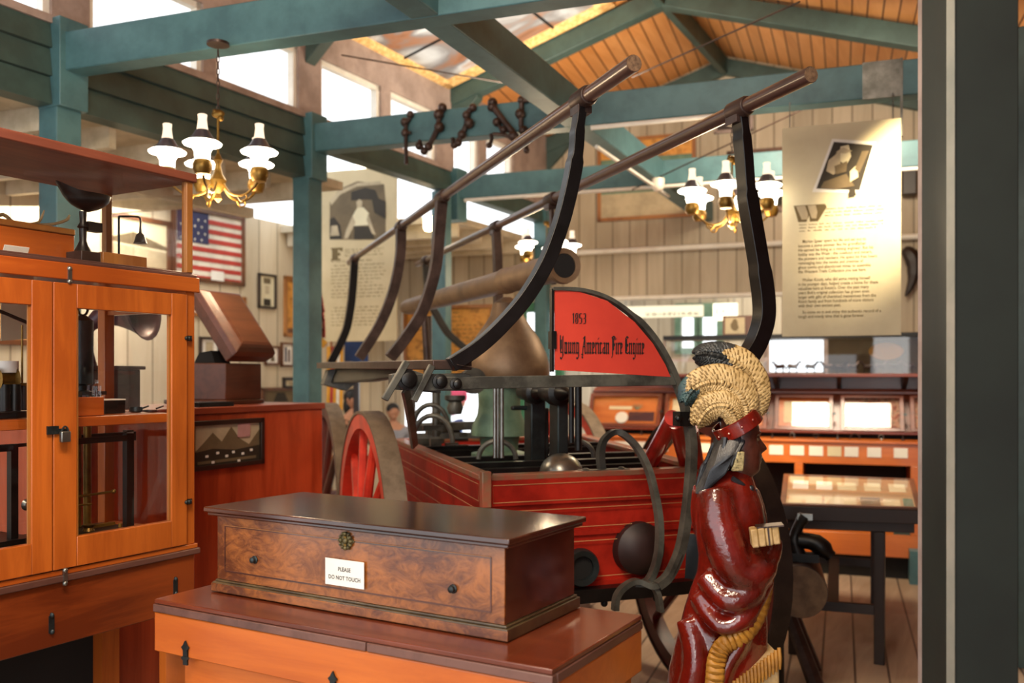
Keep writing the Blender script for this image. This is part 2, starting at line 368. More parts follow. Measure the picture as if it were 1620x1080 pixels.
# room beyond the opening, over the display cases
BK = Plane(EW.at(0, 0)+EW.n*-2.6, Wd)
m = MB(); k0 = tpx(BK, 892); kk = [tpx(BK, q) for q in (1078, 1102, 1108, 1134)]
slab_to(m, BK, k0, 5.4, 2.32, 3.2, .1); slab_to(m, BK, k0, kk[0], 0, 2.32, .1); slab_to(m, BK, kk[3], 5.4, 0, 2.32, .1); slab_to(m, BK, kk[1], kk[2], 0, 2.32, .1)
slab_to(m, BK, kk[0], kk[3], 0, 1.86, .1)
m.mi = 0
struct('wall_back_room', m, M['siding'])
m = MB()
for a, b in ((kk[0], kk[1]), (kk[2], kk[3])):
    for t0, t1, z0, z1 in ((a-.08, a, 1.8, 2.4), (b, b+.08, 1.8, 2.4), (a-.08, b+.08, 2.24, 2.42), (a-.08, b+.08, 1.78, 1.86)): slab_to(m, BK, t0, t1, z0, z1, .05, .04)
struct('window_8', m, M['verdi'])
m = MB(); m.hexa([EW.at(t, z, o) for z in (3.0, 3.1) for t, o in ((-.1, -.1), (5.4, -.1), (5.4, -2.7), (-.1, -2.7))]); struct('ceiling_back_room', m, M['white'])
lamp('AREA', 'back_room_light', tuple(EW.at(2.4, 2.95, -1.3)), tuple(EW.at(2.4, 0, -1.3)), 60, (1, .93, .8), 1.5)
# aisle wall, aisle ceiling with joists
m = MB(); slab_to(m, AW, -4.6, 5.6, 0, 2.95, .1); struct('wall_aisle', m, M['sidingU'])
m = MB()
for a, b in ((-4.6, 2.35), (3.9, 5.574)): m.hexa([R(s, t, z) for z in (2.86, 2.92) for s, t in ((a, -1.9), (b, -1.9), (b, -.1), (a, -.1))])
struct('ceiling_aisle', m, M['aisle'])
m = MB()
for k in range(26):
    s = -4.4+k*.4
    if s < 5.5 and not 2.3 < s < 3.95: m.bar(R(s, -1.88, 2.80), R(s, -.12, 2.80), .05, .12)
m.bar(R(-4.6, -.9, 2.74), R(2.35, -.9, 2.74), .07, .07)
struct('trim_3', m, M['aisle'])
# wall beyond the right side of the nave
m = MB(); m.hexa([R(s, t, z) for z in (0, 4.2) for s, t in ((-5, 5.45), (5.574, 5.45), (5.574, 5.55), (-5, 5.55))]); struct('wall_right', m, M['shelfwood'])
# roof: two planked slopes, the left one with a skylight well
def zr(t): return 3.98+(4.61-3.98)*t/1.8 if t < 1.8 else 4.61-(4.61-3.90)*(t-1.8)/2.36
S0, S1, T0, T1 = 2.16, 3.63, 0, 1.45
m = MB()
def roofpiece(m, s0, s1, t0, t1, z=zr, th=.06): m.hexa([R(s, t, z(t)+d) for d in (0, th) for s, t in ((s0, t0), (s1, t0), (s1, t1), (s0, t1))])
roofpiece(m, -5, S0, 0, 1.8); roofpiece(m, S1, 5.6, 0, 1.8); roofpiece(m, S0, S1, T1, 1.8); roofpiece(m, -5, 5.6, 1.8, 5.5)
struct('ceiling', m, M['planks'])
# skylight: gilt reveal and printed glass
m = MB(); g = .11
for a in ((S0, S0+g, T0, T1), (S1-g, S1, T0, T1), (S0, S1, T0, T0+.05), (S0, S1, T1-g, T1)): roofpiece(m, *a, z=lambda t: zr(t)-.04, th=.12)
sk = struct('window_9', m, paint('gilt_corrugated_reveal', '#ffd999', .5, 0, '#dda660', 30, .3))
m = MB()
for s in (S0+.1+(S1-S0-.2)*.5,): roofpiece(m, s-.006, s+.006, T0, T1, z=lambda t: zr(t)-.03, th=.012)
for t in (.52, .98): roofpiece(m, S0, S1, t-.006, t+.006, z=lambda t: zr(t)-.03, th=.012)
obj('glazing_bar', m, M['dark'], sk)
sm, nt, b = newmat('cloudy_skylight_glass'); tc = nt.nodes.new('ShaderNodeTexCoord'); n = nt.nodes.new('ShaderNodeTexNoise'); n.inputs['Scale'].default_value = 1.6; n.inputs['Detail'].default_value = 7; n.inputs['Distortion'].default_value = 1
link(nt, tc.outputs['Object'], n.inputs[0]); cc = ramp(nt, n.outputs[0], [(.3, srgb('#6a5c52')), (.42, srgb('#b98f74')), (.5, srgb('#a5a2a2')), (.6, srgb('#dcdcda')), (.72, srgb('#c29a7c'))])
link(nt, cc, b.inputs['Base Color']); b.inputs['Roughness'].default_value = .6; b.inputs['Transmission Weight'].default_value = 0
tl = nt.nodes.new('ShaderNodeBsdfTranslucent'); link(nt, cc, tl.inputs[0]); mxs = nt.nodes.new('ShaderNodeMixShader'); mxs.inputs[0].default_value = .62
link(nt, b.outputs[0], mxs.inputs[1]); link(nt, tl.outputs[0], mxs.inputs[2]); link(nt, mxs.outputs[0], nt.nodes['Material Output'].inputs[0])
m = MB(); roofpiece(m, S0, S1, T0, T1, z=lambda t: zr(t)-.012, th=.01); obj('pane', m, sm, sk)
# trusses: bottom chord, two rafters, and the ridge beam
k = 4
for i in range(-1, 4):
    s = BAY*i
    if i < 3:
        m = MB(); m.bar(R(s, 0, 3.105), R(s, 4.45, 3.105), .12, .19)
        struct('trim_%d' % k, m, M['green'], bevel=.006); k += 1
    m = MB()
    m.bar(R(s, -.02, 3.88), R(s, 1.82, 4.50), .12, .15); m.bar(R(s, 1.78, 4.50), R(s, 5.3, 3.45), .12, .15)
    m.prism([R(s, 0, 3.62)-U*.05, R(s, .24, 3.86)-U*.05, R(s, .24, 3.93)-U*.05, R(s, 0, 3.9)-U*.05], U*.1)
    struct('trim_%d' % k, m, M['dkgreen'], bevel=.005); k += 1
m = MB(); m.bar(R(-5, 1.8, 4.50), R(5.574, 1.8, 4.50), .06, .16); struct('trim_%d' % k, m, M['dkgreen']); k += 1
# long tie beam running down the hall over the trusses' bottom chords
a, b = P(655, 15, 3.78), P(1052, 305, 7.5); dd = (b-a).normalized(); dd.z = 0
m = MB(); a.z = b.z = 3.105; m.bar(a-dd*3, b+dd*1.6, .13, .186); struct('trim_%d' % k, m, M['green'], bevel=.006); k += 1
# colonnade posts, steel joint straps
m = MB()
for s in (0, BAY, 3.55, 3*BAY-.1): m.box(R(s, -.0, 1.53)-Wd*.02, (.14 if s < 3 else .1, .14, 3.06 if s > 1 else 2.84), U)
struct('trim_%d' % k, m, M['green'], bevel=.006); k += 1
m = MB()
for s in (0, BAY, 2*BAY, 3*BAY-.1): m.box(R(s, -.0, 3.05), (.16, .17, .44), U)
struct('trim_%d' % k, m, M['green'], bevel=.004); k += 1
m = MB()
for s in (BAY, 2*BAY, 3*BAY-.1): m.box(R(s, 4.28, 1.6), (.16, .2, 3.4), U)
struct('trim_%d' % k, m, M['dkgreen'], bevel=.006); k += 1
m = MB(); m.box(R(BAY, 3.62, 3.105)-U*.064, (.20, .006, .2), Wd); m.box(R(BAY, 3.715, 3.0)-U*.05, (.012, .03, .42), Wd); struct('trim_%d' % k, m, M['steel']); k += 1
# foreground post at the right: two faces and a pale corner strip
Yp = 1.95
def px2(px, Y): return V(((px-CX)/F*Y, Y, 0))
a, b, c2, d2 = px2(1612, Yp), px2(1509, Yp), px2(1498, Yp+.03), px2(1458, Yp+.22)
e2 = d2+V((.2, .05, 0))
m = MB()
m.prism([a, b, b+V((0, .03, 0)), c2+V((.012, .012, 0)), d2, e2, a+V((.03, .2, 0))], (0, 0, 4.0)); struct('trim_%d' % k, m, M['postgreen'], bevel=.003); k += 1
m = MB(); m.prism([b+V((0, -.004, 0)), b+V((.002, .03, 0)), c2+V((.012, .014, 0)), c2+V((-.001, .0, 0))], (0, 0, 4.0)); struct('trim_%d' % k, m, paint('pale_corner_strip', '#9a978c', .35, 0, '#7d8077', 3)); k += 1
m = MB(); m.box(d2+V((.012, .03, 2)), (.006, .02, 4)); struct('trim_%d' % k, m, M['trimw']); k += 1
m = MB(); q = G(1453, 925, .0); q = V(((1453-CX)/F*6.6, 6.6, 0)); m.box(q+V((.15, 0, .12)), (.4, .14, .24), Wd); struct('trim_%d' % k, m, M['green']); k += 1
# ================================================================ THE HAND-PUMPED FIRE ENGINE
A = V((-.34, .94, 0)).normalized(); C = V((.94, .34, 0)).normalized()
eng = thing('fire_engine', 'red hand-pumped fire engine with long brake poles on curved iron arms, standing mid-hall', 'fire engine', (.2, 4.3, 0))
EP = Plane((-.22, 2.9), C)                                   # plane of the near cross bar, sign and guard
def planeat(p, d=C): return Plane((p.x, p.y), d)
ZR = 1.5-165*3.3/F
fl = G(768, 760, ZR); fr = fl+C*.93; bl = G(627, 698, ZR); br = G(928, 693, ZR)
def z_(p, z): return V((p.x, p.y, z))
cen = (fl+fr+bl+br)/4
def inn(p, k): d = cen-p; d.z = 0; return p+d.normalized()*k
tub = MB(); ZB = .70
low = [z_(inn(p, .05), ZB) for p in (fl, fr, br, bl)]; top = [fl, fr, br, bl]
lowi = [z_(inn(p, .10), ZB+.04) for p in (fl, fr, br, bl)]; topi = [inn(p, .055) for p in top]
tub.add(low+top+lowi+topi, [(0,1,5,4), (1,2,6,5), (2,3,7,6), (3,0,4,7), (0,3,2,1), (8,12,13,9), (9,13,14,10), (10,14,15,11), (11,15,12,8), (8,9,10,11), (4,5,13,12), (5,6,14,13), (6,7,15,14), (7,4,12,15)])
t_ = obj('tub', tub, M['redtub'], eng, smooth=False)
# worn rim boards on top
m = MB()
for i in range(4): m.bar(top[i]*.5+topi[i]*.5+V((0,0,.008)), top[(i+1) % 4]*.5+topi[(i+1) % 4]*.5+V((0,0,.008)), .062, .022)
obj('rim', m, M['rim'], t_, bevel=.004)
m = MB()                                                     # band board and panel frames standing proud of the sides
for (i, j) in ((0, 1), (3, 0), (1, 2)):
    a, b = top[i], top[j]; al, bl_ = low[i], low[j]
    def q(u, v): return (a*(1-u)+b*u)*(1-v)+(al*(1-u)+bl_*u)*v
    n = (b-a).cross(al-a).normalized()
    if n.dot(a-cen) < 0: n = -n
    nb = MB()
    for v0, v1, o in ((.0, .22, .014), (.47, .52, .010), (.94, 1, .012)):
        m.prism([q(0, v0), q(1, v0), q(1, v1), q(0, v1)], n*o)
    if j != 2:
        st = MB()
        for pl in ([q(.025, .04), q(.025, .19), q(.975, .19), q(.975, .04)], [q(.06, .27), q(.045, .30), q(.045, .44), q(.955, .44), q(.955, .30), q(.94, .27)], [q(.06, .57), q(.06, .9), q(.94, .9), q(.94, .57)]):
            st.tube([p+n*.0145 for p in pl], .0016, 5, closed=True)
        obj('pinstripe', st, M['stripe'], t_)
obj('band_board', m, M['redtub'], t_, smooth=False)
m = MB(); m.box(fl+V((0, 0, -.03))-C*.004-A*.012, (.035, .035, .13), C); obj('corner_iron', m, M['rim'], t_, bevel=.003)
# underframe beams, deck pieces inside the tub
m = MB(); m.bar(z_(low[0], .68)-A*.03+C*-.02, z_(low[1], .68)-A*.03+C*.05, .08, .05); m.bar(z_(low[0], .67), z_(low[3], .67), .07, .06); m.bar(z_(low[1], .67), z_(low[2], .67), .07, .06)
for k in range(5): m.ball(z_(low[0], .645)*(1-k/4)+z_(low[1], .645)*(k/4)-A*.05, .014)
obj('underframe', m, M['black'], eng)
m = MB()
def ib(y, dz, w, h, z=None):                                 # cross member at the depth where row y meets the height
    zz = ZR-.02+dz; c_ = G(880, y, zz); e = C
    
    def hit(p, q):
        d = q-p; den = C.x*d.y-C.y*d.x; r = p-c_; return (r.x*d.y-r.y*d.x)/den
    m.bar(c_+C*(hit(fl, bl)+.055), c_+C*(hit(fr, br)-.055), w, h)
for y, dz in ((748, -.02), (738, .0), (728, 0), (716, -.02), (709, 0)): ib(y, dz, .05, .06)
m.bar(z_(fl+C*.16+A*.1, .98), z_(bl+C*.16, .98), .06, .10); m.bar(z_(fr-C*.18+A*.1, .98), z_(br-C*.2, .98), .06, .10)
obj('deck_frame', m, M['black'], eng)
m = MB(); m.lathe([(.088*math.cos(a), .088*math.sin(a)*.95) for a in [i*math.pi/16 for i in range(9)]], P(888, 750, 3.62)); obj('valve_dome', m, M['steel'], eng)
# suction inlet and cap on the tub's front
m = MB(); c_ = P(922, 899, 3.42); m.lathe([(.045, .02), (.045, 0), (.066, -.005), (.072, .01), (.072, .03), (.06, .05), (.06, .16)], c_, A, 28); obj('suction_inlet', m, M['grey'], eng)
m = MB(); m.cyl(c_+A*.015, c_+A*.02, .045); obj('inlet_bore', m, M['dark'], eng)
m = MB(); c_ = P(1015, 868, 3.5); m.lathe([(.02, -.04), (.05, -.035), (.075, -.02), (.1, 0), (.104, .06)], c_, A, 28); obj('hub_cap', m, paint('dark_red_black_cap', '#2b1512', .55, 0, '#1a0e0c', 8), eng)
# iron loop, hook and the quarter-round guard
def ep(pts, off=0): return [EP(x, y, off) for x, y in pts]
lp = smooth_path([P(952, 744, 3.52), P(950, 718, 3.5), P(956, 695, 3.48), P(977, 683, 3.44), P(1004, 703, 3.4), P(1024, 738, 3.36), P(1035, 777, 3.32), P(1043, 827, 3.28), P(1041, 878, 3.24), P(1026, 918, 3.2), P(1002, 922, 3.2)], 5)
m = MB(); m.ribbon(lp, A, .03, [.026]*8+[.022]*(len(lp)-8)); bp = P(955, 746, 3.5); m.box(bp+V((0, 0, .003)), (.20, .05, .014), C); m.ball(bp-C*.075+V((0,0,.01)), (.014, .014, .008)); m.ball(bp+C*.075+V((0,0,.01)), (.014, .014, .008))
obj('iron_loop', m, M['iron'], eng)
m = MB(); m.ribbon(smooth_path([P(973, 965, 3.16), P(976, 943, 3.16), P(989, 927, 3.16), P(1008, 919, 3.16), P(1032, 927, 3.16), P(1055, 913, 3.17), P(1074, 872, 3.18)], 5), A, .03, .018)
m.ribbon(smooth_path([P(1024, 921, 3.17), P(1039, 936, 3.17), P(1045, 967, 3.17)], 5), A, .03, .016)
obj('scroll_hook', m, M['iron'], eng)
arc = smooth_path(ep([(873, 457), (920, 459), (965, 474), (1008, 506), (1037, 540), (1058, 576), (1073, 612), (1086, 655), (1094, 700), (1092, 757), (1086, 815), (1076, 870), (1058, 910), (1040, 926)]), 4)
m = MB(); m.ribbon(arc, A, .035, [.012]*12+[.02]*16+[.028]*(len(arc)-28)); obj('quarter_guard', m, M['iron'], eng)
m = MB(); m.tube(smooth_path([P(1096, 664, 3.1), P(1120, 668, 2.98), P(1143, 662, 2.84), P(1150, 655, 2.78)], 4), .016, 8)
m.box(EP(1080, 662, .0), (.05, .05, .05), C); m.ball(EP(1066, 661, .03), .012); obj('guard_brace', m, M['black'], eng)
# red tongue bars behind the guard
m = MB(); m.cyl(EP(1078, 662, -.06), P(1030, 728, 3.7), .03, r2=.034); m.cyl(EP(1082, 668, -.06), P(1084, 735, 3.75), .028, r2=.024); m.cyl(EP(1108, 680, -.05), P(1106, 735, 3.6), .02); obj('tongue_bar', m, M['red'], eng)
# cross bar, sign and its post
m = MB(); m.bar(EP(700, 606), EP(1068, 600), .022, .040); m.prism(ep([(640, 592), (735, 590), (765, 600), (765, 610), (735, 618), (640, 618)], .005), A*.03); obj('cross_bar', m, M['iron'], eng, bevel=.002)
m = MB(); m.prism(ep([(876, 459), (915, 462), (958, 476), (1001, 509), (1030, 543), (1050, 577), (1058, 596), (876, 585)], .012), A*.008)
sg = obj('name_board', m, M['signred'], eng, smooth=False)
m = MB(); m.bar(EP(873, 457), EP(873, 588), .02, .008, C); m.bar(EP(873, 524, .005), EP(873, 552, .005), .03, .018, C); obj('board_post', m, M['black'], eng)
# black-letter strokes written with a broad nib: (x0,y0,x1,y1) in x-heights
def minim(x, top=1.0, bot=0.0): return [(x, bot+.12, x, top-.12), (x-.09, top-.02, x+.10, top-.18), (x-.10, bot+.18, x+.09, bot+.02)]
GL = {'n': (minim(0)+minim(.42)+[(.08, .86, .40, .98)], .86), 'u': (minim(0)+minim(.42)+[(.02, .04, .40, .2)], .86), 'm': (minim(0)+minim(.4)+minim(.8)+[(.08, .86, .4, .98), (.48, .86, .8, .98)], 1.24),
 'i': (minim(0)+[(-.03, 1.28, .05, 1.38)], .42), 'o': (minim(0)+minim(.36)+[(0, .95, .36, .9), (0, .1, .36, .05)], .82), 'r': (minim(0)+[(.1, .86, .3, 1.0), (.24, .98, .34, .86)], .58),
 'e': (minim(0)+[(.05, .98, .32, .86), (.32, .86, .3, .58), (.3, .58, .02, .5), (0, .1, .34, .12)], .66), 'c': (minim(0)+[(.05, .98, .34, .9), (0, .1, .34, .14)], .62),
 'a': (minim(.38)+[(0, .15, .0, .5), (0, .5, .38, .6), (.02, .92, .36, .98), (0, .1, .36, .1)], .78), 'g': (minim(0)+[(.4, .9, .4, -.25), (0, .95, .4, .92), (0, .1, .4, .1), (.4, -.25, .1, -.42), (.1, -.42, -.05, -.3)], .82),
 'Y': ([(0, 1.5, .0, .5), (0, .5, .1, .1), (-.1, 1.5, .08, 1.55), (.1, .1, .55, .15), (.55, 1.45, .55, -.2), (.55, -.2, .2, -.45), (.2, -.45, .0, -.3), (.45, 1.4, .65, 1.5), (.22, 1.2, .22, .4)], 1.02),
 'A': ([(.15, 1.3, .55, 1.5), (.55, 1.5, .6, .1), (.5, 1.4, .15, .5), (.15, .5, .05, .0), (-.15, .0, .15, -.12), (.1, .62, .6, .62), (.6, .1, .75, .02), (-.1, -.2, .1, -.35)], 1.05),
 'F': ([(.1, 1.5, .1, -.1), (.1, -.1, -.15, -.3), (-.1, 1.4, .3, 1.55), (.3, 1.55, .62, 1.45), (.1, .85, .5, .9), (.5, .9, .55, .72), (.32, 1.4, .32, .35), (.62, 1.45, .66, 1.25)], .92),
 'E': ([(.05, 1.25, .05, .15), (.05, .15, .6, .05), (-.05, 1.3, .35, 1.55), (.35, 1.55, .68, 1.4), (.1, .8, .55, .85), (.55, .85, .58, .68), (.3, 1.35, .3, .25), (.6, .05, .7, .2)], .95), ' ': ([], .4),
 '1': ([(.1, 1.3, .1, .0), (-.08, 1.12, .1, 1.32)], .55), '8': ([(0, 1.2, 0, .75), (.4, 1.2, .4, .75), (0, .6, 0, .12), (.4, .6, .4, .12), (0, 1.28, .4, 1.28), (0, .68, .4, .68), (0, .02, .4, .02)], .78),
 '5': ([(0, 1.28, .4, 1.28), (0, 1.28, 0, .75), (0, .72, .38, .68), (.4, .62, .4, .12), (0, .02, .38, .02)], .78), '3': ([(0, 1.28, .4, 1.28), (.4, 1.2, .4, .75), (.05, .68, .4, .68), (.4, .6, .4, .12), (0, .02, .38, .02)], .78)}
def blackletter(m, text, o, ex, ez, xh, width, nrm, dens=1.0):
    tot = sum(GL[c][1] for c in text); k = width/tot; x = 0
    for ch in text:
        for x0, y0, x1, y1 in GL[ch][0]:
            nx, ny = .085*k*1.2, .05*xh; a = o+ex*((x+x0)*k)+ez*(y0*xh); b = o+ex*((x+x1)*k)+ez*(y1*xh)
            nv = ex*nx+ez*ny; L = b-a
            if abs(L.normalized().dot(nv.normalized())) > .93: nv = (ez*.05*xh)
            m.prism([a-nv, a+nv, b+nv, b-nv], nrm*.0012)
        x += GL[ch][1]
o = EP(884, 559.5, .0125); e = EP(1018, 560.5, .0125); ex = (e-o).normalized(); sgn = EP.n
m = MB(); blackletter(m, 'Young American Fire Engine', o, ex, UPZ, .039, (e-o).length, sgn)
obj('lettering', m, M['ink'], sg, smooth=False); m = MB(); o2 = EP(904, 511.5, .0125); blackletter(m, '1853', o2, ex, UPZ, .0255, .052, sgn)
obj('date_numerals', m, M['ink'], sg, smooth=False)
# long platform beam with brackets on the left
m = MB(); a, b = EP(716, 577), P(520, 578, 5.0); m.bar(a+V((0, 0, .0)), b, .13, .032)
m.prism([a+C*.0+V((0,0,.015)), a+C*.06, a+C*.06-A*.04+V((0,0,-.01)), a-A*.05], A*.08); obj('platform_beam', m, M['ironbr'], eng, bevel=.003)
m = MB(); m.prism([P(x, y, Y_) for x, y, Y_ in ((514, 606, 4.95), (522, 584, 4.95), (632, 581, 3.6), (624, 596, 3.6), (575, 604, 4.2))], C*.06); obj('platform_web', m, M['black'], eng, bevel=.003)
for (x, y), (x2, y2), w in (((641, 572), (606, 632), .026), ((681, 578), (652, 634), .02)): m = MB(); m.bar(EP(x, y, .02), EP(x2, y2, .02), .02, w, A); obj('diagonal_strap', m, M['iron'], eng, bevel=.002)
m = MB()
m.prism(ep([(622, 592), (655, 585), (700, 600), (700, 622), (622, 616)], -.02), A*.05)
obj('bracket', m, M['iron'], eng, bevel=.002); m = MB(); m.prism([P(x, y, 4.8) for x, y in ((512, 608), (520, 585), (556, 580), (570, 600), (548, 618), (526, 612))], A*.12)
obj('bracket', m, M['iron'], eng, bevel=.002)
for x, y, r in ((642, 600, .022), (694, 603, .016), (719, 607, .013)): m = MB(); m.lathe([(r*1.5, 0), (r*1.5, .01), (r, .012), (r, .03), (r*.5, .034)], EP(x, y, .01), EP.n, 14); obj('bolt_head', m, M['black'], eng)
m = MB(); m.ribbon(smooth_path([EP(641, 615), P(648, 650, 3.3), P(656, 706, 3.9)], 4), A, .04, .03); obj('strut', m, M['iron'], eng)
# brake poles on curved iron arms
h = .92
def PP(px, py): return P(px, py, h*F/(HZ-py))
pa0, pa1 = PP(1003, 100), PP(552, 415); pb0, pb1 = PP(1283, 118), PP(660, 418)
def onpole(p0, p1, px):
    k = (px-CX)/F; d = p1-p0; return p0+d*((k*p0.y-p0.x)/(d.x-k*d.y))
for p0, p1, cut in ((pa0, pa1, 1), (pb0, pb1, 0)):
    m = MB(); m.tube([p0, p0*.7+p1*.3, p1], [.0255, .024, .021], 16); po = obj('brake_pole', m, M['pole'], eng)
    m = MB(); d = (p0-p1).normalized(); m.cyl(p0, p0+d*.002, .024); obj('end_grain', m, M['poleend'], po)
def arm(p0, p1, pxtop, pts, yoff, w=.05, th=.034, name='brake_arm', mat=None, collar=True):
    tp = onpole(p0, p1, pxtop); pl = planeat(tp); path = smooth_path([tp]+[pl(x, y) for x, y in pts], 5)
    m = MB(); m.ribbon(path, A, w, th); a_ = obj(name, m, mat or M['bluebk'], eng, bevel=.002)
    if collar:
        m = MB(); d = (p0-p1).normalized(); m.tube([tp-d*.045, tp-d*.04, tp+d*.05, tp+d*.06], [.028, .034, .034, .03], 16); m.box(tp+V((0, 0, -.03))-d*.01, (.07, .05, .04), d); obj('collar', m, M['ironbr'], a_, bevel=.002)
arm(pa0, pa1, 921, [(914, 200), (911, 240), (904, 285), (888, 350), (864, 415), (830, 472), (790, 518), (753, 551), (713, 577)], 0, .05, [.03]*6+[.036]*6+[.046]*34, mat=M['bluebk'])
arm(pb0, pb1, 1168, [(1173, 210), (1177, 250), (1181, 300), (1190, 355), (1201, 420), (1208, 470), (1208, 505), (1198, 538), (1182, 566), (1150, 610), (1104, 652)], 0, .06, [.03]*6+[.038]*10+[.05]*10+[.058]*35, mat=M['bluebk'])
arm(pa0, pa1, 699, [(694, 371), (688, 427), (669, 490), (644, 531), (617, 566)], 0, .05, .055, mat=M['ironbr'])
arm(pa0, pa1, 634, [(633, 404), (622, 460), (600, 515), (568, 566)], 0, .05, .058, mat=M['ironbr'])
arm(pa0, pa1, 561, [(558, 454), (554, 490), (546, 526), (523, 574)], 0, .05, .058, mat=M['bluebk'])
arm(pb0, pb1, 784, [(787, 410), (788, 470), (789, 530), (790, 590)], 0, .05, .05, mat=M['ironbr'])
arm(pb0, pb1, 872, [(873, 350), (874, 400), (876, 450)], 0, .03, .02, mat=M['ironbr'])
arm(pb0, pb1, 673, [(675, 440), (679, 475), (692, 500), (709, 527), (737, 552)], 0, .05, .05, mat=M['black'])
# squirt pipe lying over the pump, air chamber
def hp(x, y, hh=.448): return P(x, y, hh*F/(HZ-y))
q0, q1 = hp(893, 420), hp(640, 487); d = (q1-q0).normalized()
m = MB(); L_ = (q1-q0).length
m.lathe([(.05, .02), (.05, 0), (.071, -.005), (.074, .02), (.066, .045), (.06, .07), (.058, .6), (.062, .62), (.062, .65), (.056, .67), (.05, L_-.12), (.042, L_-.04), (.02, L_)], q0, d, 28)
m.f = m.f[:-0] if False else m.f
sq = obj('squirt_pipe', m, M['bronze'], eng)
m = MB(); m.cyl(q0+d*.004, q0+d*.006, .049, 28); obj('pipe_bore', m, M['dark'], sq)
m = MB(); m.cyl(P(672, 500, 5.0), P(677, 590, 5.0), .02); m.cyl(P(676, 500, 5.1), P(676, 600, 5.1), .045*.5); obj('pipe_support', m, M['ironbr'], eng)
ac = P(802, 590, 4.55); zz = lambda y: (HZ-y)/F*4.55-(HZ-590)/F*4.55
m = MB(); m.lathe([(.2, zz(600)), (.213, zz(590)), (.212, zz(578)), (.197, zz(560)), (.16, zz(535)), (.115, zz(515)), (.085, zz(500)), (.07, zz(480)), (.02, zz(470))], ac, n=32); acp = obj('air_chamber', m, M['bronze'], eng)
m = MB(); ac2 = P(790, 590, 4.55); m.lathe([(.11, zz(600)), (.105, zz(640)), (.11, zz(655)), (.135, zz(672)), (.14, zz(688)), (.10, zz(690)), (.09, zz(712)), (.14, zz(716)), (.14, zz(726))], ac2, n=28); obj('chamber_neck', m, M['verdi'], eng)
# pump columns, pivots, rods and hoops
m = MB(); m.bar(P(846, 600, 4.1), P(846, 735, 4.1), .07, .09, A); m.bar(P(884, 630, 3.85), P(884, 738, 3.85), .05, .095, A); m.bar(P(862, 645, 4.1), P(862, 725, 4.1), .03, .03, A); m.box(P(824, 645, 4.1), (.09, .03, .02), C); obj('pump_column', m, M['grey'], eng, bevel=.006)
m = MB()
for x, y, Y, r in ((885, 621, 3.8, .055), (848, 621, 4.0, .05)):
    m.lathe([(.008, -.10), (.014, -.09), (.03, -.05), (.034, -.02), (r, -.01), (r, .05), (r*.8, .06), (r*.7, .16)], P(x, y, Y), A, 22)
obj('pivot', m, M['black'], eng)
m = MB()
for x, Y, y0, y1, r in ((783, 3.75, 610, 724, .008), (794, 3.75, 610, 724, .0085), (788, 3.9, 610, 724, .006)): m.cyl(P(x, y0, Y), P(x, y1, Y), r)
obj('piston_rod', m, M['steel'], eng)
m = MB()
for x, Y, y0, y1, r in ((904, 3.6, 606, 700, .011), (915, 3.6, 606, 712, .014), (876, 3.9, 606, 700, .008)): m.cyl(P(x, y0, Y), P(x, y1, Y), r)
obj('connecting_rod', m, M['black'], eng)
for x0, x1, yt, yb, Y in ((757, 816, 697, 726, 3.95), (883, 940, 697, 724, 3.85), (655, 708, 640, 672, 4.2), (652, 716, 657, 700, 4.0)):
    m = MB(); m.tube([P((x0+x1)/2-(x1-x0)/2*math.cos(a), yb-(yb-yt)*math.sin(a), Y) for a in [math.pi*i/12 for i in range(13)]], .011, 8); obj('hoop', m, M['iron'], eng)
m = MB()
for i in range(22):
    x = random.uniform(668, 770); y = random.uniform(672, 712); p = P(x, y, random.uniform(4.3, 5.2)); m.box(p, (random.uniform(.03, .12), .03, random.uniform(.02, .05)), C)
m.bar(P(655, 676, 5.0), P(775, 672, 5.0), .05, .045); m.bar(P(650, 690, 4.9), P(780, 688, 4.9), .06, .03)
m.lathe([(.03, 0), (.04, .03), (.03, .06), (.05, .07), (.05, .09)], P(720, 655, 4.4), (0, 0, 1)); m.cyl(P(690, 600, 4.5), P(690, 690, 4.5), .02)
m.lathe([(.06, -.02), (.06, 0), (.04, .02), (.035, .05), (.05, .08)], P(755, 592, 4.2)+V((-.02, 0, -.03)), A, 20)
obj('linkage', m, M['iron'], eng)
# wheels
def wheel(c, R_, w=.075, spokes=12, faceout=1, rimmat=None, tyre=None, nm='wheel'):
    ax = C*faceout; up = V((0, 0, 1)); n = 48
    def ring(r0, r1, x0, x1):
        m = MB(); vs = []
        for k in range(n):
            a = 2*math.pi*k/n; rv = A*math.cos(a)+up*math.sin(a)
            vs += [c+rv*r1+ax*x0, c+rv*r1+ax*x1, c+rv*r0+ax*x1, c+rv*r0+ax*x0]
        m.add(vs, [(k*4+j, k*4+(j+1) % 4, ((k+1) % n)*4+(j+1) % 4, ((k+1) % n)*4+j) for k in range(n) for j in range(4)]); return m
    wl = obj(nm, ring(R_-.085, R_-.012, -w/2+.005, w/2-.005), rimmat or M['redw'], eng)
    obj('tyre', ring(R_-.013, R_, -w/2, w/2), tyre or M['tyre'], wl)
    m = MB(); m.lathe([(.05, -.12), (.075, -.11), (.10, -.05), (.10, .05), (.075, .12), (.055, .14), (.05, .2), (.03, .21)], c, ax, 24); obj('hub', m, rimmat or M['redw'], wl)
    for k in range(spokes):
        a = 2*math.pi*(k+.5)/spokes; rv = A*math.cos(a)+up*math.sin(a)
        m = MB(); m.tube([c+rv*.09+ax*.03, c+rv*.3+ax*.02, c+rv*(R_-.08)], [.028, .024, .02], 8); obj('spoke', m, rimmat or M['redw'], wl)
RW = .665
lw = V((-.70, 4.5, RW)); rw = V((.888, 4.37, RW)); lr = V((-1.18, 5.9, RW)); rr_ = V((.40, 6.3, RW))
wheel(lw, RW, .10, faceout=-1)
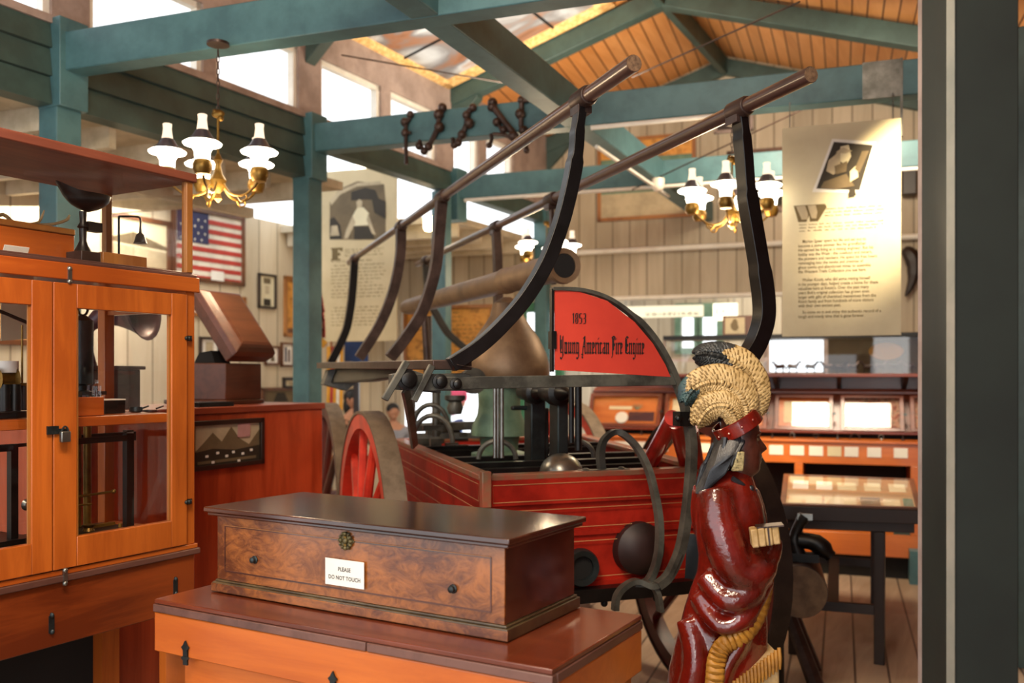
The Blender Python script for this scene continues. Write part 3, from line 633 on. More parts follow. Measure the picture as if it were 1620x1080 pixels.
darkred = paint('dark_shadowed_red_wheel', '#5e1c12', .4, 0, '#3e120c', 7)
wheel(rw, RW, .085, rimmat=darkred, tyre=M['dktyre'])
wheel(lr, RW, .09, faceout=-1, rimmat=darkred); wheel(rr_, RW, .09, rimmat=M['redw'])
m = MB(); m.cyl(lw, rw, .03); m.cyl(lr, rr_, .03); m.bar((lw+rw)/2+V((0,0,.02)), (lr+rr_)/2+V((0,0,.02)), .1, .08); m.bar(P(1096, 880, 3.3), P(1130, 885, 3.6), .05, .16); obj('axle', m, M['black'], eng)
# ================================================================ FOREGROUND CASES
def boxframe(o, ex, ey, z0, z1):
    return lambda a, b, z: V((o.x, o.y, 0))+ex*a+ey*b+V((0, 0, z))
# --- low display desk carrying the walnut chest
TZ = .9
tfl, tfr, tbr = G(244, 947, TZ), G(873.5, 1059, TZ), G(996, 970, TZ)
ex = (tfr-tfl); TL = ex.length; ex.normalize(); ey = V((-ex.y, ex.x, 0)); TD = (tbr-tfr).dot(ey)
def tb(a, b, z): return tfl+ex*a+ey*b+V((0, 0, z-TZ))
desk = thing('display_desk', 'orange pine desk with reddish worn top in the foreground, carrying the walnut chest', 'desk', tuple(tb(TL/2, TD/2, 0)))
def bx(m, a0, a1, b0, b1, z0, z1, f=None): return m.hexa([f(a, b, z) for z in (z0, z1) for a, b in ((a0, b0), (a1, b0), (a1, b1), (a0, b1))])
m = MB(); bx(m, 0, TL, 0, TD, TZ-.012, TZ, tb); obj('table_top', m, M['redwood'], desk, bevel=.002)
m = MB(); bx(m, -.002, TL*.6, -.003, .02, TZ-.034, TZ-.013, tb); bx(m, TL*.603, TL+.002, -.003, .02, TZ-.034, TZ-.013, tb); bx(m, TL-.02, TL+.003, .02, TD, TZ-.034, TZ-.013, tb); bx(m, -.003, .02, .02, TD, TZ-.034, TZ-.013, tb); obj('edge_moulding', m, M['brownedge'], desk, bevel=.002)
m = MB(); bx(m, 0, TL, 0, .03, TZ-.14, TZ-.035, tb); bx(m, 0, .03, .03, TD, TZ-.14, TZ-.035, tb); bx(m, TL-.03, TL, .03, TD, TZ-.14, TZ-.035, tb); bx(m, .03, TL-.03, TD-.03, TD, TZ-.14, TZ-.035, tb)
obj('lid_case', m, M['orangeF'], desk, bevel=.003)
m = MB(); bx(m, .02, TL-.02, .02, .04, TZ-.235, TZ-.141, tb); bx(m, .02, .04, .04, TD-.02, TZ-.235, TZ-.141, tb); bx(m, TL-.04, TL-.02, .04, TD-.02, TZ-.235, TZ-.141, tb); obj('apron', m, M['orangeF'], desk, bevel=.002)
for a in (.02, TL-.10):
    for b in (.02, TD-.10):
        m = MB(); bx(m, a, a+.08, b, b+.08, 0, TZ-.141, tb); obj('leg', m, M['orangeV'], desk, bevel=.003)
m = MB(); bx(m, .1, TL-.1, TD-.05, TD-.04, .05, TZ-.15, tb); obj('shade_sheet', m, M['dark'], desk)  # black sheet paints in the shade beneath the desk
for a in (.125, TL*.52):
    m = MB(); bx(m, a-.008, a+.008, -.005, 0, TZ-.158, TZ-.118, tb); m.prism([tb(a+x, -.001, TZ+z) for x, z in ((-.006, -.12), (-.014, -.112), (-.007, -.106), (0, -.094), (.007, -.106), (.014, -.112), (.006, -.12))], -ey*.005); m.prism([tb(a+x, -.001, TZ+z) for x, z in ((-.008, -.135), (-.013, -.14), (-.008, -.145), (.008, -.145), (.013, -.14), (.008, -.135))], -ey*.006); obj('hasp', m, M['grey'], desk)
# --- walnut chest
cfl, cfr, cbr = G(334, 936, TZ), G(803, 1018, TZ), G(893, 958, TZ)
cx_ = (cfr-cfl); CL = cx_.length; cx_.normalize(); cy_ = V((-cx_.y, cx_.x, 0)); CD = (cbr-cfr).dot(cy_)
def cb(a, b, z): return cfl+cx_*a+cy_*b+V((0, 0, z))
CH = .238
ch = thing('walnut_chest', 'long figured walnut chest with a flat lid and brass lock plate on the orange desk', 'chest', tuple(cb(CL/2, CD/2, 0)))
m = MB(); bx(m, .002, CL-.002, .002, CD, 0.002, .03, cb); bx(m, .008, CL-.008, .008, CD-.004, .03, .036, cb); obj('plinth', m, paint('greenish_brown_moulding', '#5a4a32', .3, 0, '#3f3222', 10, 0, .4), ch, bevel=.002)
m = MB(); bx(m, .0, CL, -.0, .004, .004, .026, cb); obj('plinth_front', m, M['walnut'], ch, bevel=.001)
m = MB(); bx(m, .014, CL-.014, .014, CD-.01, .036, CH-.024, cb); bd = obj('body', m, M['walnutdk'], ch, bevel=.002)
m = MB(); bx(m, .014, CL-.014, .010, .016, .037, CH-.026, cb); fp = obj('front_panel', m, M['walnut'], ch, bevel=.001)
m = MB()
z0, z1, a0, a1 = .062, CH-.052, .045, CL-.05
for q in ((a0, a1, z0), (a0, a1, z1)): bx(m, q[0], q[1], .0085, .012, q[2]-.0018, q[2]+.0018, cb)
for a in (a0, a1): bx(m, a-.002, a+.002, .0085, .012, z0, z1, cb)
obj('inlay_line', m, M['walnutdk'], fp)
m = MB(); bx(m, a0, a1, .0078, .009, z1+.001, z1+.0026, cb); obj('pale_stringing', m, M['framelt'], fp)
m = MB(); bx(m, -.006, CL+.006, -.008, CD, CH-.024, CH-.014, cb); bx(m, -.014, CL+.014, -.016, CD+.004, CH-.014, CH, cb); obj('lid', m, M['walnutdk'], ch, bevel=.003)
def cpx(px, py, b=.009):                                     # point on the chest front
    pl = Plane((cb(0, b, 0).x, cb(0, b, 0).y), cx_); return pl(px, py)
for x, y in ((403, 885), (717, 931)):
    m = MB(); m.lathe([(.011, 0), (.011, .002), (.008, .004), (.008, .012), (.003, .015)], cpx(x, y), -cy_, 14); obj('knob', m, M['grey'], ch)
m = MB(); c_ = cpx(548, 855)
pts = []
for k in range(24):
    a = 2*math.pi*k/24; r = .021+.005*math.cos(6*a)+.002*math.cos(4*a); pts.append(c_+cx_*math.cos(a)*r*1.0+V((0, 0, math.sin(a)*r)))
m.prism(pts, -cy_*.003)
for k in range(12): m.ball(c_-cy_*.004+cx_*math.cos(k*math.pi/6)*.019+V((0, 0, math.sin(k*math.pi/6)*.019)), .0045, 8)
m.ball(c_-cy_*.003, .009, 10); m.ball(c_-cy_*.004+V((0, 0, .018)), .006); m.ball(c_-cy_*.004-V((0, 0, .018)), .006); m.ball(c_-cy_*.003+cx_*.016, .006); m.ball(c_-cy_*.003-cx_*.016, .006)
lk = obj('lock_plate', m, paint('tarnished_brass', '#6a5f3a', .4, .35, '#2c2718', 90, .3), ch)
m = MB(); m.box(c_-cy_*.005, (.008, .002, .024), cx_); obj('keyhole_cover', m, M['brass'], lk)
# card on the chest
def text_obj(name, body, o, exv, size, mat, parent, n, width=None, align='LEFT', line=1.0, font_off=0, squeeze=1):
    cu = bpy.data.curves.new(name, 'FONT'); cu.body = body; cu.size = size; cu.align_x = align; cu.space_line = line; cu.offset = font_off; cu.resolution_u = 2
    ob = bpy.data.objects.new(name, cu); COL.objects.link(ob); cu.materials.append(mat)
    exv = V(exv).normalized(); zv = UPZ; nn = exv.cross(zv)
    rot = Matrix((exv, zv, nn)).transposed()
    rot = rot @ Matrix.Diagonal((squeeze, 1, 1))
    mw = Matrix.Translation(o) @ rot.to_4x4()
    dg = bpy.context.evaluated_depsgraph_get(); me = bpy.data.meshes.new_from_object(ob.evaluated_get(dg)); bpy.data.objects.remove(ob)
    me.transform(mw); me.name = name
    if not me.materials: me.materials.append(mat)
    ob = bpy.data.objects.new(name, me); COL.objects.link(ob); attach(ob, parent); return ob
c0, c1, c2, c3 = cpx(515, 881, .004), cpx(576, 890, .004), cpx(577, 932, .004), cpx(514, 923, .004)
cm = MB(); ex_ = cx_; w_ = (c1-c0).dot(cx_); m_ = (c0+c1+c2+c3)/4; m_z = ((c0.z-c3.z)+(c1.z-c2.z))/2
cm.box(m_, (w_, .0015, m_z), cx_); card = tag(obj('notice_card', cm, M['paper2']), 'small white notice card leaning on the front of the walnut chest', 'card')
for s_, z_o in (('PLEASE', .004), ('DO NOT TOUCH', -.018)): text_obj('lettering', s_, m_-cy_*.0012+V((0, 0, z_o)), cx_, .0145, M['ink'], card, 1, align='CENTER', font_off=.0003, squeeze=.92)
# --- tall glazed cabinet at the left
K0 = V(((308-CX)/F*3.13, 3.13, 0)); ku = V((-.497, -.868, 0)).normalized(); kv = V((-.868, .497, 0)).normalized()
def kb(a, b, z): return K0+ku*a+kv*b+V((0, 0, z))              # a towards the camera along the front, b into the cabinet
KD, KL = .46, 1.12
KP = Plane(K0, ku)
def ka(px): return (KP(px, HZ)-K0).dot(ku)
cab = thing('display_cabinet', 'tall orange wooden cabinet with two glazed doors and a padlock, left foreground', 'cabinet', tuple(kb(KL/2, KD/2, 0)))
m = MB(); bx(m, -.015, KL, -.012, KD, .895, .915, kb); obj('base_ledge', m, M['brownedge'], cab, bevel=.003)
m = MB(); bx(m, -.0, KL, 0, .03, .71, .895, kb); bx(m, 0, .03, .03, KD, .71, .895, kb); bx(m, KL-.03, KL, .03, KD, .71, .895, kb); obj('apron', m, M['apronw'], cab, bevel=.003)
for a in (.01, KL-.09):
    for b in (.02, KD-.08):
        m = MB(); bx(m, a, a+.07, b, b+.06, 0, .71, kb); obj('leg', m, M['orangeV'], cab)
m = MB(); bx(m, .08, KL-.1, KD-.03, KD-.02, .1, .71, kb); obj('shade_sheet', m, M['dark'], cab)  # sheet painted black for the shade under the open cabinet base
m = MB(); bx(m, -.008, KL, -.006, KD, .915, .93, kb); bx(m, .02, KL, .03, KD-.02, .93, .935, kb); obj('cabinet_floor', m, M['orange'], cab, bevel=.002)
DT, DB = 1.775, .934                                          # door top and bottom
m = MB()
for a, b in ((0, 0), (0, KD-.04), (KL-.04, 0), (KL-.04, KD-.04)): bx(m, a, a+.04, b, b+.04, .93, 1.80, kb)
bx(m, .04, KL-.04, KD-.03, KD, .93, .97, kb); bx(m, .04, KL-.04, KD-.03, KD, 1.74, 1.8, kb); bx(m, .0, .03, .04, KD-.04, .93, .975, kb); bx(m, 0, .03, .04, KD-.04, 1.72, 1.80, kb)
bx(m, ka(80)+.0, ka(80)+.04, KD-.03, KD, .93, 1.8, kb)
obj('carcass', m, M['orangeV'], cab, bevel=.002)
m = MB(); bx(m, -.012, KL, -.012, KD+.01, 1.785, 1.835, kb); obj('cornice', m, M['orange'], cab, bevel=.003)
m = MB(); bx(m, -.006, KL, -.006, KD, 1.835, 1.845, kb); bx(m, .004, KL, .006, KD-.01, 1.845, 1.852, kb); obj('vitrine_base', m, M['brownedge'], cab, bevel=.002)
m = MB(); bx(m, .04, KL-.04, .05, KD-.04, 1.345, 1.375, kb); obj('shelf', m, M['orange'], cab, bevel=.002)
g = MB(); g.quad(kb(.012, .04, .97), kb(.012, KD-.04, .97), kb(.012, KD-.04, 1.75), kb(.012, .04, 1.75)); obj('side_pane', g, M['glass'], cab)
g = MB(); g.quad(kb(.04, KD-.012, .97), kb(KL-.04, KD-.012, .97), kb(KL-.04, KD-.012, 1.75), kb(.04, KD-.012, 1.75)); obj('back_pane', g, M['glass'], cab)
seam = ka(80)
def kz(px, py): return KP(px, py).z
for a0, a1, nm in ((.042, seam-.002, 'r'), (seam+.002, KL-.045, 'l')):
    st = .075; m = MB(); b0, b1 = -.012, .014
    gl0, gl1 = a0+.063, a1-.075
    bx(m, a0, gl0, b0, b1, DB, DT, kb); bx(m, gl1, a1, b0, b1, DB, DT, kb); bx(m, gl0, gl1, b0, b1, DB, DB+.088, kb); bx(m, gl0, gl1, b0, b1, DT-.072, DT, kb)
    dr = obj('door', m, M['orangeV'], cab, bevel=.002)
    g = MB(); g.quad(kb(gl0, 0, DB+.08), kb(gl1, 0, DB+.08), kb(gl1, 0, DT-.07), kb(gl0, 0, DT-.07)); obj('pane', g, M['glass'], dr)
    m = MB()
    for q in ((gl0, gl0+.008, DB+.088, DT-.072), (gl1-.008, gl1, DB+.088, DT-.072)): bx(m, q[0], q[1], -.006, -.001, q[2], q[3], kb)
    obj('bead', m, M['framelt'], dr)
    if nm == 'r':
        for y in (535, 793):
            m = MB(); c_ = KP(295, y, .014); m.ball(c_, .009); m.ball(c_+ku*.012, .007); m.box(c_+KP.n*-.006, (.03, .004, .018), ku); obj('latch', m, M['grey'], dr)
for (x, y0, y1) in ((106, 424, 448), (99, 902, 922)):
    m = MB(); p = KP(x, (y0+y1)/2, .012); m.box(p, (.012, .008, .045), ku); m.ball(p+V((0, 0, .02)), .008); m.ball(p-V((0, 0, .018)), .008); obj('catch', m, M['steel'], cab)
m = MB(); p = KP(78, 680, .016); m.box(p, (.035, .006, .024), ku); m.box(KP(92, 680, .018), (.035, .004, .01), ku); obj('hasp', m, M['grey'], cab)
for x, y in ((81, 987), (277, 928)):
    m = MB(); p = KP(x, y, .002); m.box(p, (.016, .004, .05), ku); m.ball(p+V((0, 0, .026)), (.008, .004, .008)); m.ball(p-V((0, 0, .022)), (.009, .005, .008)); obj('apron_plate', m, M['grey'], cab)
pd = thing('padlock', 'small silvery padlock hanging on the cabinet door hasp', 'padlock', tuple(KP(93, 695, .03)))
p = KP(93, 690, .03); m = MB(); m.box(p, (.03, .014, .032), ku); obj('lock_body', m, M['steel'], pd, bevel=.003)
m = MB(); m.tube([p+V((0, 0, .012))+ku*.010*math.cos(a)+V((0, 0, .018*math.sin(a))) for a in [math.pi*i/8 for i in range(9)]], .0028, 6); obj('shackle', m, M['grey'], pd)
# upper vitrine
vt = thing('glass_vitrine', 'wood-framed glass case standing on top of the tall orange cabinet', 'display case', tuple(kb(KL/2, KD/2, 1.852)))
VZ = 2.19
m = MB()
for a, b in ((0.004, .004), (.004, KD-.034), (KL-.03, .004), (KL-.03, KD-.034)): bx(m, a, a+.026, b, b+.026, 1.852, VZ-.03, kb)
obj('frame', m, M['framelt'], vt, bevel=.002)
m = MB(); bx(m, -.006, KL, -.006, KD, VZ-.03, VZ, kb); obj('top_board', m, wood('reddish_vitrine_top', '#8a4a33', '#6a3323', (.497,.868,0), .6, .05, 1), vt, bevel=.004)
for q in (((.03, .012), (KL-.03, .012)), ((.012, .03), (.012, KD-.03)), ((.03, KD-.02), (KL-.03, KD-.02))):
    g = MB(); (a0, b0), (a1, b1) = q; g.quad(kb(a0, b0, 1.854), kb(a1, b1, 1.854), kb(a1, b1, VZ-.03), kb(a0, b0, VZ-.03)); obj('pane', g, M['glass'], vt)
def kin(px, py, b):                                           # point inside the cabinet, b behind the front
    return Plane(K0+kv*b, ku)(px, py)
# things in the vitrine (floor z 1.852)
VF = 1.853
def kbox(m, px0, px1, b0, b1, z0, z1):
    a0 = (Plane(K0+kv*b0, ku)(px1, HZ)-K0).dot(ku); a1 = (Plane(K0+kv*b0, ku)(px0, HZ)-K0).dot(ku)
    return bx(m, a0, a1, b0, b1, z0, z1, kb)
m = MB(); kbox(m, -40, 118, .21, .37, VF, 1.955); cr = tag(obj('wooden_crate', m, M['orange'], bevel=.003), 'long plain wooden crate inside the upper glass case, beside the scoop scale', 'crate')
m = MB(); kbox(m, -40, 120, .205, .375, 1.955, 1.975); obj('lid', m, M['framelt'], cr, bevel=.004)
m = MB(); kbox(m, 163, 233, .2, .3, VF, 1.915); tag(obj('wooden_box', m, M['framelt'], bevel=.003), 'small brown wooden box inside the upper glass case, right of the scoop scale', 'box')
b_ = .16; sp = kin(138, 405, b_); sz = VF
scl = thing('scoop_scale', 'old weighing scale with a wide black scoop, in the upper glass case', 'scale', (sp.x, sp.y, VF))
m = MB(); kbox(m, 129, 160, .12, .2, VF, VF+.045); obj('base', m, M['ironbr'], scl, bevel=.003)
m = MB(); p = V((sp.x, sp.y, 0)); m.lathe([(.028, VF+.045), (.02, VF+.06), (.011, VF+.08), (.012, VF+.12), (.018, VF+.125), (.01, VF+.14), (.012, VF+.175)], p+ku*.015, n=14); m.box(p-ku*.02+V((0, 0, VF+.13)), (.05, .03, .03), ku); obj('column', m, M['black'], scl)
m = MB(); top = kin(138, 308, b_); rings = []
for i in range(7):
    f_ = i/6; r = (.006, .03, .046, .056, .064, .068, .0705)[i]; z = top.z-.055+.055*f_
    ring = []
    for k in range(24):
        a = 2*math.pi*k/24; rr = r; dv = ku*math.cos(a)*rr*1.12+kv*math.sin(a)*rr*.8
        lip = max(0, math.cos(a))**6*f_**3*.03
        ring.append(V((top.x, top.y, z))+dv+ku*lip+V((0, 0, lip*.9)))
    rings.append(ring)
m.loft(rings, caps=True); m.f.pop(); obj('scoop', m, M['black'], scl)
m = MB(); cpt = [kin(x, y, .29) for x, y in ((-15, 325), (5, 318), (22, 331), (45, 334), (60, 335), (85, 334), (105, 328), (110, 320))]; m.tube(smooth_path(cpt, 3), [.006]*10+[.005]*10+[.003]*2, 8)
m.tube(smooth_path([kin(48, 334, .29), kin(62, 330, .29), kin(70, 312, .29)], 3), [.005, .005, .005, .004, .004, .003, .002], 8); lo = min(v.z for v in m.v)
for v in m.v: v.z += 1.975-lo
tag(obj('deer_antler', m, M['cream']), 'pale deer antler lying on the crate in the upper glass case', 'antler')
m = MB(); p = kin(222, 372, .34); m.lathe([(.024, -.03), (.02, -.02), (.015, .0), (.005, .01), (.004, .03)], p, n=14); m.tube(smooth_path([p+V((0, 0, .03)), p+V((0, 0, .06)), p+ku*.02+V((0, 0, .065)), p+ku*.09+V((0, 0, .055))], 3), .004, 6); m.cyl(p+ku*.09+V((0, 0, .055)), V((p.x, p.y, VF))+ku*.09, .004); m.cyl(V((p.x, p.y, VF))+ku*.09, V((p.x, p.y, VF+.004))+ku*.09, .03)
tag(obj('hanging_bell', m, M['black']), 'little black bell hanging from a bracket in the upper glass case', 'bell')
m = MB(); p = kin(25, 396, .1); m.box(V((p.x, p.y, VF+.014)), (.075, .002, .03), ku, up=V((0, 0, 1))-kv*.5); tag(obj('caption_card', m, M['paper2']), 'small white caption card propped at the front of the upper glass case', 'card')
# shelf level (z 1.375)
SF = 1.376
def stand(px, b, z): q = kin(px, HZ, b); return V((q.x, q.y, z))
it = thing('brass_tube_instrument', 'tall dark cylindrical instrument with a ring handle on the cabinet shelf', 'instrument', tuple(stand(131, .2, SF)))
p = stand(131, .2, 0); m = MB(); m.lathe([(.032, 1.44), (.032, 1.45), (.012, 1.455), (.014, 1.47), (.031, 1.475), (.033, 1.68), (.02, 1.69), (.008, 1.70)], p, n=20); obj('barrel', m, M['grey'], it)
m = MB(); m.tube([p+V((0, 0, 1.72))+ku*.018*math.cos(a)+V((0, 0, .022*math.sin(a))) for a in [2*math.pi*i/16 for i in range(16)]], .004, 6, closed=True); obj('ring', m, M['grey'], it)
m = MB(); m.bar(p+ku*.07+V((0, 0, 1.445)), p-ku*.07+V((0, 0, 1.445)), .05, .012)
for s in (-.06, .06): m.cyl(p+ku*s+V((0, 0, SF)), p+ku*s+V((0, 0, 1.445)), .005)
obj('stand', m, M['ironbr'], it)
m = MB(); kbox(m, 98, 165, .08, .14, SF, 1.435); bxo = tag(obj('specimen_box', m, M['orange'], bevel=.002), 'open orange wooden box at the front of the cabinet shelf', 'box')
m = MB()
for x in (106, 116, 127, 139, 148): m.cyl(kin(x, HZ, .1).xy.to_3d()+V((0, 0, 1.435)), kin(x, HZ, .1).xy.to_3d()+V((0, 0, 1.441)), .006, 8)
obj('fittings', m, M['grey'], bxo)
def bottle(px, b, h, r, mat, lab, z=SF):
    m = MB(); m.lathe([(r, 0), (r, h*.6), (r*.4, h*.75), (r*.4, h*.95), (r*.5, h)], stand(px, b, z), n=14); return tag(obj('bottle', m, mat), lab, 'bottle')
bottle(153, .1, .055, .014, M['glass'], 'tiny clear glass bottle standing on the cabinet shelf'+' beside the open box', 1.436)
m = MB(); kbox(m, 166, 198, .18, .24, SF, 1.42); cbx = tag(obj('card_box', m, M['black']), 'small black box with a white rim on the cabinet shelf', 'box'); m = MB(); kbox(m, 165, 199, .178, .242, 1.42, 1.424); obj('rim', m, M['paper2'], cbx)
for i, (px, b, r, l) in enumerate(((215, .2, .022, 'small round iron dish with a handle on the cabinet shelf'), (238, .16, .024, 'flat iron ring dish near the right end of the cabinet shelf'))):
    m = MB(); m.lathe([(r*.7, 0), (r, .004), (r, .018 if i == 0 else .008), (r*.9, .018 if i == 0 else .008), (r*.85, .005)], stand(px, b, SF), n=16)
    m.tube([stand(px, b, SF)+ku*-r+V((0, 0, .012)), stand(px, b, SF)-ku*(r+.03)+V((0, 0, .02))], .003, 6); tag(obj('iron_dish', m, M['grey']), l, 'dish')
sa = thing('telegraph_apparatus', 'black and brass telegraph-like apparatus with coils on the left of the cabinet shelf', 'apparatus', tuple(stand(30, .2, SF)))
m = MB(); kbox(m, -10, 46, .12, .26, SF, SF+.02); obj('base', m, M['black'], sa, bevel=.003)
m = MB()
for x, b in ((8, .17), (24, .17), (38, .2)): m.cyl(stand(x, b, SF+.02), stand(x, b, SF+.1), .016)
obj('coil', m, M['black'], sa)
m = MB(); q = stand(8, .19, SF+.115); m.lathe([(.02, -.03), (.035, -.028), (.02, -.02), (.02, .02), (.035, .028), (.02, .03)], q, ku, 18); m.bar(stand(0, .19, SF+.1), stand(46, .19, SF+.1), .04, .008); m.cyl(stand(35, .19, SF+.1), stand(35, .19, SF+.28), .003); obj('reel', m, M['brass'], sa)
m = MB(); m.lathe([(.03, 0), (.03, .035)], stand(12, .2, SF+.135), n=18); obj('paper_roll', m, M['paper2'], sa)
m = MB(); a, b = kin(-10, 488, .2), kin(52, 514, .2); m.bar(a, b, .006, .01); obj('long_pointer', m, M['black'], sa)
m = MB(); q0, q1, q2, q3 = [kin(x, y, .40) for x, y in ((2, 470), (53, 471), (53, 535), (2, 539))]; m.prism([q0, q1, q2, q3], kv*.004); tag(obj('old_map_sheet', m, M['paper']), 'aged yellow map sheet hung inside the cabinet behind the left door', 'map')
# lower level
BF = .936
bal = thing('precision_balance', 'brass balance inside a black framed case, bottom of the cabinet', 'balance', tuple(stand(150, .2, BF)))
m = MB(); kbox(m, 88, 226, .10, .32, BF, BF+.05); kbox(m, 92, 215, .12, .30, BF+.05, BF+.062); obj('case_base', m, M['black'], bal, bevel=.003)
m = MB()
for x in (203, 100):
    for b in (.13, .29): q = stand(x, b, 0); m.box(q+V((0, 0, (BF+1.30)/2+.02)), (.028, .022, 1.30-BF-.02), ku)
for b in (.13, .29): m.bar(stand(98, b, 1.295), stand(212, b, 1.295), .022, .018)
m.bar(stand(206, .13, 1.295), stand(206, .29, 1.295), .022, .018); obj('case_frame', m, M['black'], bal)
m = MB()
for x, h_, r in ((112, 1.22, .006), (122, 1.05, .003)): m.cyl(stand(x, .2, BF+.06), stand(x, .2, h_), r)
m.lathe([(.025, 0), (.012, .012), (.006, .02)], stand(112, .2, BF+.062), n=14); m.tube([kin(104, 788, .2), kin(180, 777, .2)], .004, 6); m.ball(kin(180, 777, .2), .008); m.tube([kin(110, 800, .2), kin(145, 797, .2)], .003, 6); m.lathe([(.02, 0), (.014, .01), (.02, .02)], stand(140, .18, BF+.062), n=14); m.cyl(stand(190, .15, BF+.05), stand(190, .15, BF+.075), .006)
m.bar(stand(140, .2, BF+.07), stand(180, .2, BF+.07), .015, .01); obj('balance_beam', m, M['brass'], bal)
m = MB(); m.cyl(stand(138, .27, BF+.06), stand(138, .27, 1.34), .013); m.cyl(stand(124, .27, BF+.06), stand(124, .27, 1.34), .009); obj('gilt_column', m, M['brass'], bal)
s2 = thing('black_stand_case', 'black case on turned feet behind the left cabinet door', 'case', tuple(stand(10, .2, BF)))
m = MB(); kbox(m, -40, 58, .10, .3, BF+.05, BF+.085)
for x in (18, 52, -20): m.lathe([(.008, 0), (.014, .02), (.008, .05)], stand(x, .12, BF), n=10)
obj('base', m, M['black'], s2)
m = MB()
for x in (20,):
    q = stand(x, .13, 0); m.box(q+V((0, 0, 1.15)), (.022, .022, .3), ku)
m.bar(stand(22, .13, 1.29), stand(-40, .13, 1.29), .022, .02); m.bar(stand(56, .13, 1.295), stand(22, .13, 1.295), .01, .01); obj('frame', m, M['black'], s2)
m = MB(); m.lathe([(.01, 0), (.018, .004), (.01, .012)], kin(41, 798, .15), -kv, 12); obj('dial', m, M['steel'], s2)
# --- red display counter behind the cabinet, music box on top
RC = V((-.952, 4.6, 0)); RZ = 1.367
def rb(a, b, z): return RC-U*a+V((-.8817, .472, 0))*b+V((0, 0, z))
cs = thing('red_counter', 'tall red-stained counter behind the glazed cabinet with a framed photograph on its face', 'counter', tuple(rb(.7, .3, 0)))
m = MB(); bx(m, -.0, 1.5, .0, .55, .05, RZ-.03, rb); obj('body', m, M['redcase'], cs, bevel=.003)
m = MB(); bx(m, -.01, 1.5, -.012, .57, RZ-.03, RZ, rb); obj('top', m, M['redcasetop'], cs, bevel=.004)
RP = Plane(rb(0, 0, 0), U)
fr_ = thing('framed_mining_photograph', 'wide framed brown photograph of a hillside mining town on the red counter', 'picture', tuple(RP(360, 740)))
def framed(parent, pl, x0, y0, x1, y1, x2, y2, x3, y3, fw, fmat, back, off=.012, th=.015):
    """picture on a vertical plane: tl, tr, br, bl pixel corners squared up on the plane"""
    c = [pl(x0, y0), pl(x1, y1), pl(x2, y2), pl(x3, y3)]; t0 = ((c[0]+c[3])/2-pl.o).dot(pl.d); t1 = ((c[1]+c[2])/2-pl.o).dot(pl.d)
    zt, zb = (c[0].z+c[1].z)/2, (c[2].z+c[3].z)/2
    if t0 > t1: t0, t1 = t1, t0
    m = MB(); o = off
    for a, b, z0, z1 in ((t0, t0+fw, zb, zt), (t1-fw, t1, zb, zt), (t0, t1, zb, zb+fw), (t0, t1, zt-fw, zt)):
        m.hexa([pl.at(t, z, q) for z in (z0, z1) for t, q in ((a, .001), (b, .001), (b, o+th), (a, o+th))])
    obj('frame', m, fmat, parent, bevel=.002)
    m = MB(); m.hexa([pl.at(t, z, q) for z in (zb+fw*.5, zt-fw*.5) for t, q in ((t0+fw*.5, .002), (t1-fw*.5, .002), (t1-fw*.5, o), (t0+fw*.5, o))]); pic = obj('picture', m, back, parent)
    def uv(u, v, k=0): return pl.at(t0+(t1-t0)*u, zb+(zt-zb)*v, o+.001+k*.0007)
    return pic, uv
def shapes(parent, uv, items, rev=False, name='printed_shape'):
    mats = []; m = MB(); e = None
    for k, (poly, mt) in enumerate(items):
        if mt not in mats: mats.append(mt)
        m.mi = mats.index(mt); p = [uv((1-u) if rev else u, v, k) for u, v in poly]; m.add(p, [tuple(range(len(p)))])
    return obj(name, m, mats, parent, smooth=False)
pic, uv = framed(fr_, RP, 296, 668, 412, 659, 412, 731, 296, 748, .02, M['framed'], M['sepial'])
rv = (uv(1, .5)-uv(0, .5)).dot(U) < 0
shapes(pic, uv, [([(0.05, .35), (.15, .5), (.3, .75), (.42, .55), (.55, .85), (.66, .6), (.8, .45), (.95, .75), (.95, .35)], M['sepia']), ([(.04, .06), (.04, .36), (.3, .42), (.6, .36), (.96, .42), (.96, .06)], M['inkdk']), ([(.1, .12), (.9, .14), (.9, .2), (.1, .18)], M['sepia'])]+[([(x, y), (x+.04, y), (x+.04, y+.05), (x, y+.05)], M['paper2']) for x, y in ((.2, .25), (.34, .3), (.46, .22), (.55, .29), (.68, .24), (.8, .3), (.27, .12), (.62, .1))]+[([(.62, .62), (.8, .62), (.8, .9), (.62, .9)], paint('pinkish_label', '#b98a86', .7))])
# music box
mb_ = thing('music_box', 'brown mahogany music box with its lid raised, on the red counter', 'music box', (0, 0, 0))
Kb = V(((357-CX)/F*4.3, 4.3, 0))
def qb(a, b, z): return Kb+U*a-Wd*b+V((0, 0, z))
mb_.location = qb(.11, .17, RZ)
z0, z1 = RZ+.001, RZ+.195
m = MB(); bx(m, -.01, .245, -.01, .35, z0, z0+.02, qb); bx(m, 0, .235, 0, .34, z0+.02, z1, qb); obj('body', m, M['mahog'], mb_, bevel=.004)
